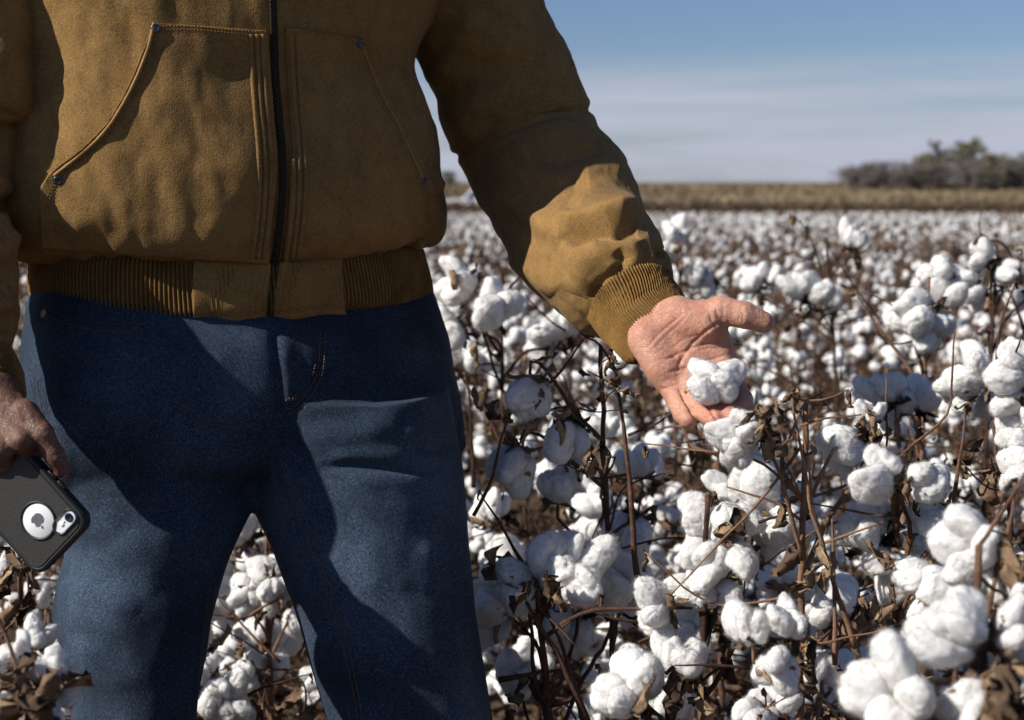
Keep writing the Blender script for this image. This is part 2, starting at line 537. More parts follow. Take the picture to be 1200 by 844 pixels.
def dry_mat(name, stops, rough=0.85, scale=45, transl=0.0):
    m = Mat(name, rough, 0.2)
    v = m.coord('Object'); r = m.rand()
    n = m.noise(v, scale, 4, 0.65); n2 = m.noise(v, scale * 7, 3)
    fac = m.math('ADD', m.math('MULTIPLY', n, 0.7), m.math('MULTIPLY', m.math('SUBTRACT', r, 0.5), 0.42))
    fac = m.math('ADD', fac, m.math('MULTIPLY', n2, 0.3))
    m.color(m.ramp(fac, stops)); m.bump(m.math('ADD', n, n2), 0.5, 0.0012)
    return m.m
M_STEM = dry_mat('cotton stem bark', [(0.25, (0.030, 0.016, 0.011)), (0.5, (0.092, 0.046, 0.030)), (0.75, (0.24, 0.14, 0.085))])
M_BUR = dry_mat('dry bur', [(0.25, (0.035, 0.022, 0.014)), (0.5, (0.12, 0.07, 0.036)), (0.75, (0.34, 0.215, 0.11))])
M_BURIN = dry_mat('bur lining', [(0.25, (0.20, 0.12, 0.06)), (0.55, (0.42, 0.28, 0.15)), (0.8, (0.56, 0.41, 0.25))])
M_LEAF = dry_mat('withered leaf', [(0.25, (0.028, 0.018, 0.012)), (0.5, (0.105, 0.067, 0.042)), (0.72, (0.24, 0.16, 0.095)), (0.9, (0.38, 0.27, 0.16))])

# ================================================================ SETTING
def gz(Y):
    return np.interp(Y, [-40, 5, 12, 30, 60, 96, 104, 118, 150, 210, 320, 12000],
                     [0, 0, -0.10, -0.42, -0.98, -1.62, -1.45, -0.85, 0.38, 0.98, 1.12, 1.12])

def build_ground():
    ys = np.concatenate([np.linspace(-40, 0, 12), np.linspace(0.4, 8, 60), np.linspace(8.5, 40, 40), np.linspace(42, 130, 60), np.linspace(135, 330, 40), np.geomspace(360, 9000, 24)])
    xs = np.concatenate([-np.geomspace(6000, 5, 40), np.linspace(-4.6, 4.6, 70), np.geomspace(5, 6000, 40)])
    X, Yg = np.meshgrid(xs, ys)
    Z = gz(Yg)
    P = np.stack([X, Yg, Z], -1)
    near = np.clip(1 - Yg / 90, 0, 1)
    Z = Z + 0.028 * np.sin(X * 2 * math.pi / 0.95) * near + 0.02 * vnoise(P, 2.3, 3) * near
    far = np.clip((Yg - 105) / 60, 0, 1)
    Z = Z + far * (0.16 * fbm(P * np.array([1, 1, 0]), 0.021, 3, 5)) * np.clip(1.6 - Yg / 400, 0.2, 1)
    P[..., 2] = Z
    m = Mat('field soil and dry grass', 0.97, 0.08)
    v = m.coord('Object')
    n1 = m.noise(v, 2.2, 6, 0.65); n2 = m.noise(v, 60, 4, 0.7)
    soil = m.ramp(m.math('ADD', m.math('MULTIPLY', n1, 0.5), m.math('MULTIPLY', n2, 0.5)), [(0.35, (0.042, 0.027, 0.018)), (0.55, (0.095, 0.062, 0.040)), (0.72, (0.17, 0.118, 0.078))])
    g1 = m.noise(m.coord('Object', (0.016, 0.06, 0.05)), 1, 5, 0.62)
    grass = m.ramp(g1, [(0.34, (0.10, 0.070, 0.042)), (0.5, (0.17, 0.125, 0.078)), (0.66, (0.26, 0.20, 0.125))])
    sep = m.n.new('ShaderNodeSeparateXYZ'); m.l.new(v, sep.inputs['Vector'])
    mr = m.n.new('ShaderNodeMapRange'); mr.inputs['From Min'].default_value = 95; mr.inputs['From Max'].default_value = 99
    m.l.new(sep.outputs['Y'], mr.inputs['Value'])
    m.color(m.mix(mr.outputs['Result'], soil, grass)); m.bump(m.math('ADD', n1, n2), 0.8, 0.012)
    nu, nv = len(xs), len(ys)
    me = mesh_arr('ground', P.reshape(-1, 3), gridF(nu, nv, False), [m.m])
    link('ground', me, kind='structure')
build_ground()

def build_grass():
    """tall dead grass on the bank beyond the field"""
    r = np.random.default_rng(5)
    n = 30000
    Y = np.concatenate([r.uniform(96.5, 106, 11000), 100 + 80 * r.random(19000) ** 1.3])
    X = (r.random(n) * 2 - 1) * Y * 0.46
    h = np.where(Y < 106, r.uniform(0.7, 1.45, n), r.uniform(0.25, 0.65, n)); w = r.uniform(0.05, 0.16, n)
    a = r.uniform(0, math.pi, n); Z = gz(Y) - 0.05
    b = np.stack([X, Y, Z], 1); d = np.stack([np.cos(a), np.sin(a), 0 * a], 1) * w[:, None]
    tip = b + np.stack([r.normal(0, .2, n), r.normal(0, .2, n), h], 1)
    mid = b + (tip - b) * 0.55
    V = np.stack([b - d, b + d, mid + d * 0.8, mid - d * 0.8, tip], 1).reshape(-1, 3)
    o = np.arange(n)[:, None] * 5
    m = Mat('dead grass', 0.9, 0.1)
    v = m.coord('Object')
    nn = m.noise(m.coord('Object', (0.02, 0.10, 0.05)), 1, 5, 0.65); n3 = m.noise(v, 1.3, 3)
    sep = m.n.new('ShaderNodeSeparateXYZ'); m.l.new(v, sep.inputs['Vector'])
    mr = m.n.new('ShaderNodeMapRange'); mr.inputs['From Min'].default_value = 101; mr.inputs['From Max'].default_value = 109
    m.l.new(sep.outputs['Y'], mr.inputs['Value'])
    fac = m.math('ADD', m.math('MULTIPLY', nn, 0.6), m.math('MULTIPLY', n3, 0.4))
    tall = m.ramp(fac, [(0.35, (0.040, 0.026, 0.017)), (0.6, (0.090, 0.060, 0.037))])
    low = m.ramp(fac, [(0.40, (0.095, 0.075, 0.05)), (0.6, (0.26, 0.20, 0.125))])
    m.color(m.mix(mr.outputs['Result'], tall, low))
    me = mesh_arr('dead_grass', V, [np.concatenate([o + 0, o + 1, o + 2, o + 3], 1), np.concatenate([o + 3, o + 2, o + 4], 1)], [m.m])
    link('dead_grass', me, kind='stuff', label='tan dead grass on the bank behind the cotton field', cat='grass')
build_grass()

# ---------------------------------------------------------------- trees on the skyline
M_TWIG = flat('bare twigs', (0.16, 0.14, 0.132), 0.9, 0.1, scale=2)
M_TRUNK = flat('tree bark', (0.085, 0.065, 0.055), 0.9, 0.1, scale=4)
def foliage(name, c): return flat(name, c, 0.8, 0.15, scale=1.5, var=0.45)
M_GRN = foliage('dull green leaves', (0.15, 0.152, 0.095)); M_YEL = foliage('yellow green leaves', (0.20, 0.185, 0.105))
M_DUN = foliage('brown leaves', (0.15, 0.13, 0.115))

def tree(name, px, Y, wpx, hpx, leafm, dens, label, seed, group=None):
    r = np.random.default_rng(seed)
    x = (px - 600) * Y / FPX; z0 = float(gz(Y)) - 0.1
    H = hpx * Y / FPX; W = wpx * Y / FPX / 2
    t = MB(); tw = MB(); lf = []
    nst = 1 if hpx > 40 else 4
    for s in range(nst):
        bx = 0 if nst == 1 else r.uniform(-.5, .5) * W
        top = np.array([bx + r.normal(0, .12) * W, r.normal(0, .2) * W, H * 0.8])
        P = cr([[bx, 0, 0], [bx + r.normal(0, .05) * W, 0, H * .25], top * [0.8, 1, .65], top], np.linspace(0, 3, 9))
        t.add(*tubeVF(P, np.linspace(.035 * H, .008 * H, 9), 6))
        for k in range(26 // nst + 4):
            f = r.uniform(.12, 1); i = f * 8; b = np.array([np.interp(i, range(9), P[:, q]) for q in range(3)])
            a = r.uniform(0, 2 * math.pi); rr = W * math.sqrt(max(.05, 1 - (1.7 * f - .75) ** 2)) * r.uniform(.55, 1.05)
            e = b + np.array([math.cos(a) * rr, math.sin(a) * rr, r.uniform(.05, .32) * H * (1.1 - f * .6)])
            e[2] = min(e[2], H * r.uniform(.85, 1.02))
            Q = cr([b, (b + e) / 2 + r.normal(0, .06, 3) * W, e], np.linspace(0, 2, 5))
            t.add(*tubeVF(Q, np.linspace(.017 * H, .007 * H, 5), 4, False))
            for j in range(16):
                c = Q[r.integers(1, 5)]; d = r.normal(0, 1, 3); d[2] = abs(d[2]) * .9; d *= r.uniform(.10, .3) * W / np.linalg.norm(d) + 0
                q = np.array([c, c + d * .5 + r.normal(0, .03, 3) * W, c + d])
                tw.add(*tubeVF(q, np.array([.009, .007, .004]) * H, 3, False), 0)
                lf.append(c + d * r.uniform(.3, 1, (dens, 1)) + r.normal(0, .07 * W, (dens, 3)))
    L = np.concatenate(lf) if dens else np.zeros((0, 3))
    if len(L):
        n = len(L); s = .085 * (H / 4.5) * r.uniform(.6, 1.5, (n, 1)); u = r.normal(0, 1, (n, 3)); u /= np.linalg.norm(u, axis=1, keepdims=True)
        w = np.cross(u, r.normal(0, 1, (n, 3))); w /= np.linalg.norm(w, axis=1, keepdims=True)
        V = np.stack([L - u * s, L + w * s * .6, L + u * s, L - w * s * .6], 1).reshape(-1, 3)
        tw.add(V, np.arange(n * 4).reshape(-1, 4), 1)
    root = bpy.data.objects.new(name, None); root.location = (x, Y, z0); COL.objects.link(root)
    root['label'] = label; root['category'] = 'bush' if hpx < 40 else 'tree'
    if group: root['group'] = group
    t.obj('trunk', [M_TRUNK], root); tw.obj('crown', [M_TWIG, leafm], root, smooth=False)

TREES = [
 ('bare_bush', 1000, 152, 60, 27, M_DUN, 4, 'low bare brown bush at the left end of the thicket on the skyline', 1),
 ('bare_bush', 1034, 150, 60, 36, M_DUN, 4, 'second bare brown bush from the left end of the skyline thicket', 2),
 ('leafy_tree', 1070, 150, 46, 45, M_YEL, 9, 'olive leafed tree left of the tallest tree on the skyline', 3),
 ('bare_tree', 1094, 154, 40, 60, M_DUN, 4, 'tall bare twiggy tree just left of the tallest green tree', 4),
 ('leafy_tree', 1127, 152, 50, 64, M_GRN, 10, 'tallest dull green tree of the thicket on the skyline', 5),
 ('leafy_tree', 1158, 149, 40, 46, M_YEL, 10, 'yellowish green tree just right of the tallest tree on the skyline', 6),
 ('bare_bush', 1182, 151, 60, 38, M_DUN, 5, 'bare brown bush in the dip right of the yellowish tree', 7),
 ('leafy_tree', 1207, 152, 38, 50, M_GRN, 8, 'dull green tree cut by the right edge of the picture', 8),
 ('bare_bush', 1052, 148, 80, 33, M_DUN, 4, 'low brown scrub at the foot of the olive tree', 9),
 ('bare_bush', 1112, 148, 90, 36, M_DUN, 4, 'low brown scrub at the foot of the tallest tree', 10),
 ('bare_bush', 1085, 156, 70, 34, M_DUN, 9, 'broad brown thicket filling in behind the olive tree', 13),
 ('bare_bush', 1150, 156, 80, 36, M_GRN, 9, 'broad dull thicket filling in behind the tallest tree', 14),
 ('bare_bush', 1016, 155, 60, 28, M_DUN, 8, 'broad brown thicket filling in behind the left end bushes', 15),
 ('bare_bush', 1200, 156, 70, 36, M_DUN, 9, 'broad brown thicket filling in by the right edge of the picture', 16),
 ('bare_bush', 1235, 150, 44, 40, M_DUN, 5, 'brown bush beyond the right edge tree', 11),
 ('leafy_tree', 527, 190, 24, 18, M_GRN, 8, 'small dark tree on the skyline between the jacket and the sleeve', 12),
]
for a in TREES: tree(*a)

# ---------------------------------------------------------------- pickup truck at the field edge
def build_truck():
    Y = 110.0; x0 = (602 - 600) * Y / FPX; zg = float(gz(Y)) + 0.02
    M_W = flat('white car paint', (0.78, 0.79, 0.80), 0.3, 0.5, var=0.03, scale=2)
    M_GL = flat('dark car glass', (0.03, 0.035, 0.04), 0.08, 0.6, var=0.05)
    M_T = flat('tyre rubber', (0.02, 0.02, 0.02), 0.8, 0.2); M_R = flat('wheel rim', (0.5, 0.5, 0.52), 0.35, 0.5, 0.8)
    M_L = flat('head lamp', (0.75, 0.75, 0.72), 0.15, 0.6, var=0.05); M_RD = flat('tail lamp', (0.45, 0.03, 0.02), 0.2, 0.6, var=0.05)
    M_BK = flat('black trim', (0.025, 0.025, 0.025), 0.6, 0.3)
    root = bpy.data.objects.new('pickup_truck', None); root.location = (x0, Y, zg); root.rotation_euler = (0, 0, math.radians(184)); COL.objects.link(root)
    root['label'] = 'white pickup truck parked at the far edge of the cotton field'; root['category'] = 'truck'
    def extrude(prof, y0, y1, tuck=0.0, zt=9):
        p = np.array(prof, float); n = len(p)
        ins = np.where(p[:, 1] > zt, tuck, 0)
        A = np.stack([p[:, 0], y0 + ins, p[:, 1]], 1); B = np.stack([p[:, 0], y1 - ins, p[:, 1]], 1)
        import bmesh
        bm = bmesh.new()
        va = [bm.verts.new(v) for v in A]; vb = [bm.verts.new(v) for v in B]
        bm.faces.new(va[::-1]); bm.faces.new(vb)
        for k in range(n): bm.faces.new((va[k], va[(k + 1) % n], vb[(k + 1) % n], vb[k]))
        bmesh.ops.recalc_face_normals(bm, faces=bm.faces[:])
        bmesh.ops.bevel(bm, geom=[e for e in bm.edges], offset=0.03, segments=2, affect='EDGES', profile=0.6)
        return bm
    def put(bm, name, mat, parent):
        me = bpy.data.meshes.new(name); bm.to_mesh(me); bm.free(); me.materials.append(mat)
        return link(name, me, parent)
    arch = lambda cx: [(cx - .46, .5), (cx - .36, .78), (cx - .15, .9), (cx + .15, .9), (cx + .36, .78), (cx + .46, .5)]
    low = [(-.05, .55), (0, 1.08), (2.0, 1.12), (3.75, 1.12), (5.35, 1.02), (5.5, .85), (5.5, .5)] + arch(4.55)[::-1] + arch(1.1)[::-1] 
    body = put(extrude(low, -.98, .98), 'body', M_W, root)
    put(extrude([(1.98, 1.10), (2.08, 1.72), (2.35, 1.86), (3.25, 1.86), (3.95, 1.10)], -.93, .93, 0.14, 1.2), 'cab', M_W, root)
    put(extrude([(2.18, 1.16), (2.22, 1.66), (2.72, 1.70), (2.72, 1.16)], -.94, .94, 0.115, 1.2), 'window', M_GL, root)
    put(extrude([(2.80, 1.16), (2.80, 1.70), (3.20, 1.70), (3.68, 1.16)], -.94, .94, 0.115, 1.2), 'window', M_GL, root)
    put(extrude([(3.34, 1.76), (3.36, 1.78), (3.90, 1.17), (3.87, 1.15)], -.76, .76), 'windscreen', M_GL, root)
    put(extrude([(5.46, .42), (5.46, .6), (5.6, .6), (5.6, .42)], -.95, .95), 'bumper', M_BK, root)
    put(extrude([(-.16, .42), (-.16, .6), (0, .6), (0, .42)], -.95, .95), 'bumper', M_BK, root)
    for s in (-1, 1):
        b = MB(); b.add(*boxVF((5.47, s * .75, .87), (.1, .3, .18))); b.obj('headlight', [M_L], root)
        b = MB(); b.add(*boxVF((-.02, s * .88, .88), (.08, .14, .3))); b.obj('tail_light', [M_RD], root)
        b = MB(); b.add(*boxVF((3.62, s * 1.06, 1.18), (.14, .2, .18))); b.obj('wing_mirror', [M_BK], root)
        for cx in (1.1, 4.55):
            th = np.arange(24) * 2 * math.pi / 24
            def lathe(pr):
                V = np.concatenate([np.stack([cx + r_ * np.cos(th), np.full(24, s * yy), .38 + r_ * np.sin(th)], 1) for r_, yy in pr]); return V, gridF(24, len(pr), True)
            w = MB(); w.add(*lathe([(.22, .72), (.36, .72), (.39, .76), (.39, .92), (.36, .965), (.23, .97), (.22, .94)])); wo = w.obj('wheel', [M_T], root)
            w = MB(); w.add(*lathe([(.001, .955), (.08, .96), (.1, .94), (.2, .93), (.23, .95)])); w.obj('rim', [M_R], wo)
build_truck()

# ================================================================ COTTON
def lock_geo(seed, sub, fuzz):
    """one fluffy lock, base at the origin, growing along +z, about 4 cm long"""
    r = np.random.default_rng(100 + seed)
    V, F = ico(sub)
    sx, sy, sz = r.uniform(.0140, .0175), r.uniform(.0125, .0160), r.uniform(.0200, .0270)
    t = (V[:, 2:] + 1) / 2
    W = V * np.array([sx, sy, sz]) * (0.80 + 0.30 * np.sin(t * math.pi * .62))
    off = r.uniform(0, 50, 3)
    nrm = V / np.linalg.norm(V, axis=1, keepdims=True)
    d = .0042 * vnoise(W + off, 48, 1) + .0014 * vnoise(W + off, 115, 2) + .0005 * vnoise(W + off, 300, 3)
    if sub > 3: d = d + .0005 * vnoise(W + off, 620, 4) - .0010 * np.exp(-(vnoise(W + off, 75, 6) / .2) ** 2)
    W = W + nrm * d[:, None]
    W[:, 2] += sz * .88
    W[:, 0] += r.normal(0, .10) * W[:, 2]
    mb = MB(); mb.add(W, F, 0)
    if fuzz:
        fi = r.integers(0, len(F), fuzz); b = W[F[fi]].mean(1); n = nrm[F[fi]].mean(1)
        tan = np.cross(n, r.normal(0, 1, (fuzz, 3))); tan /= np.linalg.norm(tan, axis=1, keepdims=True)
        L = r.uniform(.0016, .0052, (fuzz, 1)) * np.where(r.random((fuzz, 1)) < .08, 1.7, 1); wd = .000065
        side = np.cross(n, tan)
        p1 = b + n * L * .32 + tan * L * .35; p2 = b + n * L * (.45 + .3 * r.random((fuzz, 1))) + tan * L * .95 + side * L * r.normal(0, .35, (fuzz, 1))
        b = b - n * .0008
        Vf = np.stack([b - side * wd, b + side * wd, p1 + side * wd, p1 - side * wd, p2], 1).reshape(-1, 3)
        o = np.arange(fuzz)[:, None] * 5
        mb.add(Vf, [np.concatenate([o, o + 1, o + 2, o + 3], 1), np.concatenate([o + 3, o + 2, o + 4], 1)], 0)
    return mb

def bur_geo(seed, fine=True):
    """the opened woody capsule: 4 or 5 pointed valves and a ruff of frayed bracts; axis +z"""
    r = np.random.default_rng(200 + seed); mb = MB()
    nv = 4 + (seed % 2); nu, nl = (5, 6) if fine else (3, 4)
    for k in range(nv):
        a0 = k * 2 * math.pi / nv + r.normal(0, .15); op = r.uniform(.45, 1.1); L = r.uniform(.036, .047); W = r.uniform(.0085, .0120)
        s = np.linspace(0, 1, nl)[:, None]; u = np.linspace(-1, 1, nu)[None, :]
        wd = W * np.sin(np.clip(s * .93 + .07, 0, 1) ** .75 * math.pi) ** .8 * (1 - .25 * s)
        ang = op * s ** .8 * 1.15
        rad = .003 + L * np.cumsum(np.concatenate([[[0]], np.diff(s, axis=0) * np.sin(ang[1:])]), 0); z = L * np.cumsum(np.concatenate([[[0]], np.diff(s, axis=0) * np.cos(ang[1:])]), 0)
        cup = .0045 * (u ** 2) * np.sin(s * math.pi) + r.normal(0, .0012, (nl, nu))
        X = rad + 0 * u - cup * np.cos(ang) * .0 ; Yy = wd * u; Z = z + cup
        ca, sa = math.cos(a0), math.sin(a0)
        inn = np.stack([X * ca - Yy * sa, X * sa + Yy * ca, Z], -1).reshape(-1, 3)
        out = inn.copy(); dn = np.stack([np.sin(ang) * 0 + np.cos(ang) * ca + 0 * u, np.cos(ang) * sa + 0 * u, -np.sin(ang) + 0 * u], -1).reshape(-1, 3)
        out = out + dn * .0011
        F = gridF(nu, nl, False)
        n = len(inn); ring = [i for i in range(nu)] + [nu * j + nu - 1 for j in range(1, nl)] + [nu * (nl - 1) + i for i in range(nu - 2, -1, -1)] + [nu * j for j in range(nl - 2, 0, -1)]
        E = np.array([(ring[i], ring[(i + 1) % len(ring)], ring[(i + 1) % len(ring)] + n, ring[i] + n) for i in range(len(ring))])
        V = np.concatenate([inn, out]); mb.add(V, F, 1); mb.add(V, F[:, ::-1] + n, 0); mb.add(V, E, 0)
    # frayed bracts under the valves
    for k in range(9 if fine else 4):
        a0 = r.uniform(0, 2 * math.pi); L = r.uniform(.018, .036); w = r.uniform(.004, .009)
        s = np.linspace(0, 1, 5)[:, None]; u = np.linspace(-1, 1, 3)[None, :]
        up = r.uniform(-.5, .7)
        X = .004 + L * s * math.cos(up) + r.normal(0, .0025, (5, 3)); Z = -.003 + L * (s * math.sin(up) + r.normal(0, .35) * s ** 2) + r.normal(0, .002, (5, 3)) + .004 * u ** 2
        Yy = w * u * (1 - s) ** .6 * (.4 + s * 1.6) + r.normal(0, .0015, (5, 3))
        ca, sa = math.cos(a0), math.sin(a0)
        mb.add(np.stack([X * ca - Yy * sa, X * sa + Yy * ca, Z], -1).reshape(-1, 3), gridF(3, 5, False), 2)
    # knob where the stalk meets
    V, F = ico(1); mb.add(V * .0055 + [0, 0, -.001], F, 0)
    return mb

def leaf_geo(seed):
    """a curled, withered cotton leaf hanging from its stalk"""
    r = np.random.default_rng(300 + seed); mb = MB(); nu, nl = 9, 9
    s = np.linspace(0, 1, nl)[:, None]; u = np.linspace(-1, 1, nu)[None, :]
    L = r.uniform(.028, .05); W = r.uniform(.010, .019)
    wd = W * np.sin((s * .95 + .05) * math.pi) ** .6 * (1 + .25 * np.sin(s * 17 + r.uniform(0, 6)))
    curl = r.uniform(2.2, 4.4); bend = r.uniform(.4, 2.4)
    a = u * curl * (0.5 + .5 * s)
    x = wd * np.sin(a) / curl * 1.5; y = wd * (1 - np.cos(a)) / curl * 1.3
    Z = -L * np.sin(bend * s) / bend; Y0 = L * (1 - np.cos(bend * s)) / bend
    P = np.stack([x + 0 * s, y + Y0 + 0 * u, Z + 0 * u], -1).reshape(-1, 3)
    off = r.uniform(0, 9, 3)
    P = P + .008 * np.stack([vnoise(P + off, 95, q) for q in range(3)], 1) + .0045 * np.stack([vnoise(P + off, 260, q + 4) for q in range(3)], 1)
    mb.add(P, gridF(nu, nl, False), 0)
    return mb

LOCK_HI = [lock_geo(k, 5, 2600).mesh('lock', [M_COTTON]) for k in range(6)]
LOCK_MD = [lock_geo(k, 4, 900).mesh('lock', [M_COTTON]) for k in range(6)]
LOCK_LO = [lock_geo(k, 2, 0) for k in range(6)]
BURS = [bur_geo(k).mesh('bur', [M_BUR, M_BURIN, M_LEAF]) for k in range(7)]
BUR_LO = [bur_geo(k, False) for k in range(4)]
LEAVES = [leaf_geo(k) for k in range(9)]
LEAF_ME = [m.mesh('dry_leaf', [M_LEAF], smooth=True) for m in LEAVES]

def boll_layout(seed):
    """lock placements (variant, matrix) round the axis +z"""
    r = random.Random(400 + seed); out = []
    n = [4, 4, 3, 5, 4, 3][seed % 6]; ph = r.uniform(0, 6)
    for k in range(n):
        a = ph + k * 2 * math.pi / n + r.uniform(-.25, .25); tilt = r.uniform(.32, .70)
        s = r.uniform(1.05, 1.32) * (1.0 if n < 5 else .9)
        M = Matrix.Rotation(a, 4, 'Z') @ Matrix.Translation((.004, 0, .002)) @ Matrix.Rotation(tilt, 4, 'Y') @ Matrix.Rotation(r.uniform(0, 6.28), 4, 'Z') @ Matrix.Diagonal((s, s, s * r.uniform(.95, 1.2), 1))
        out.append((r.randrange(6), M))
    return out
LAYOUTS = [boll_layout(k) for k in range(12)]

def apply_m(V, M):
    A = np.array(M); return V @ A[:3, :3].T + A[:3, 3]

def boll_lo(seed):
    mb = MB(); b = BUR_LO[seed % 4]
    for i, M in LAYOUTS[seed]:
        g = LOCK_LO[i]; mb.add(apply_m(g.V[0], M), g.F3[0], 0)
    V = np.concatenate(b.V)
    for F, m in zip(b.F3, b.m3): mb.add(V, F, m[0] + 1)
    for F, m in zip(b.F4, b.m4): mb.add(V, F, m[0] + 1)
    return mb.mesh('boll', [M_COTTON, M_BUR, M_BURIN, M_LEAF])
BOLL_LO = [boll_lo(k) for k in range(12)]

def axis_m(p, ax, roll, s):
    q = V3(ax).normalized().to_track_quat('Z', 'Y')
    return Matrix.Translation(V3(p)) @ q.to_matrix().to_4x4() @ Matrix.Rotation(roll, 4, 'Z') @ Matrix.Scale(s, 4)

def add_boll(parent, M, seed, hi):
    """boll > bur and locks, all sharing a few meshes"""
    b = link('boll', BURS[seed % 7], parent, mat=M)
    src = LOCK_HI if hi else LOCK_MD
    for i, L in LAYOUTS[seed % 12]:
        link('lock', src[i], b, mat=L)
    return b

def stem_piece(mb, pts, r0, r1, seed, n=7, step=.018):
    P = polyline(pts, step); k = len(P)
    P = P + .0022 * np.stack([vnoise(P + seed, 38, q) for q in range(3)], 1) * np.minimum(1, np.arange(k))[:, None]
    R = np.linspace(r0, r1, k) * (1 + .14 * vnoise(P + seed, 160, 9))
    mb.add(*tubeVF(P, R, n), 0)
    return P

# ---- random plants: a description is built once, then copied
def plant_desc(seed, H):
    r = np.random.default_rng(500 + seed); mb = MB(); bolls = []; leaves = []
    lean = r.normal(0, .05, 2)
    sp = np.array([[0, 0, -.03], [lean[0] * .2, lean[1] * .2, H * .3], [lean[0] * .6 + r.normal(0, .012), lean[1] * .6, H * .66], [lean[0], lean[1], H]])
    P = stem_piece(mb, sp, .0068, .0022, seed)
    nb = 15; a = r.uniform(0, 6.28)
    for k in range(nb):
        f = .16 + .80 * k / (nb - 1) + r.normal(0, .012); i = min(len(P) - 1, int(f * (len(P) - 1)))
        b = P[i]; a += 2.4 + r.normal(0, .3); L = r.uniform(.10, .25) * (1.15 - .62 * f) * (1.2 if f < .6 else 1)
        d = np.array([math.cos(a), math.sin(a), r.uniform(.25, .8)]); d /= np.linalg.norm(d)
        side = np.array([-d[1], d[0], 0])
        q1 = b + d * L * .35 + side * .012; q2 = b + d * L * .7 - side * .012 + [0, 0, .006]; q3 = b + d * L + [0, 0, -.012]
        stem_piece(mb, [b, q1, q2, q3], .0030, .0016, seed + k, 5)
        for _ in range(4):
            c0 = b + (q2 - b) * r.uniform(.2, 1); e0 = c0 + r.normal(0, 1, 3) * [.05, .05, .035] + [0, 0, .02]
            stem_piece(mb, [c0, (c0 + e0) / 2 + r.normal(0, .006, 3), e0], .0018, .0010, seed + k + 7, 4)
        if r.random() < .74:
            ax = d * r.uniform(.3, 1) + r.normal(0, .35, 3) + [0, 0, r.uniform(-.45, .5)]
            bolls.append((q3, ax, r.uniform(0, 6), r.uniform(.62, .94), int(r.integers(0, 12))))
        if L > .13 and r.random() < .42:
            ax = side * r.choice([-1, 1]) + r.normal(0, .3, 3) + [0, 0, r.uniform(-.3, .5)]
            e = q1 + ax / np.linalg.norm(ax) * .022
            stem_piece(mb, [q1, (q1 + e) / 2 + [0, 0, .003], e], .0022, .0018, seed + k + 40, 5)
            bolls.append((e, ax, r.uniform(0, 6), r.uniform(.56, .86), int(r.integers(0, 12))))
        for c in (q1, q2, b):
            if r.random() < .80: leaves.append((c, r.uniform(0, 6.28), r.uniform(-.9, .9), r.uniform(.6, 1.2), int(r.integers(0, 9))))
    return mb, bolls, leaves

def leaf_m(c, yaw, tilt, s):
    return Matrix.Translation(V3(c)) @ Matrix.Rotation(yaw, 4, 'Z') @ Matrix.Rotation(tilt, 4, 'X') @ Matrix.Scale(s, 4)

DESC = []
for k in range(10):
    mb, bl, lv = plant_desc(k, 0.66 + .018 * k)
    lm = MB()
    for c, yaw, tilt, s, v in lv:
        g = LEAVES[v]; lm.add(apply_m(g.V[0], leaf_m(c, yaw, tilt, s)), g.F4[0], 0)
    DESC.append((mb.mesh('stem', [M_STEM]), lm.mesh('dry_leaves', [M_LEAF]), bl, lv))

def put_plant(k, x, Y, rot, s, lod, label, group):
    stem, lm, bl, lv = DESC[k]
    root = bpy.data.objects.new('cotton_plant', None); COL.objects.link(root)
    root.location = (x, Y, float(gz(Y))); root.rotation_euler = (0, 0, rot); root.scale = (s, s, s)
    root['label'] = label; root['category'] = 'cotton plant'; root['group'] = group
    link('stem', stem, root)
    if lod < 2:
        for c, yaw, tilt, sc, v in lv: link('dry_leaf', LEAF_ME[v], root, mat=leaf_m(c, yaw, tilt, sc))
    else: link('dry_leaves', lm, root)
    for p, ax, roll, sc, sd in bl:
        M = axis_m(p, ax, roll, sc)
        if lod == 0: add_boll(root, M, sd, False)
        else: link('boll', BOLL_LO[sd], root, mat=M)
    return root

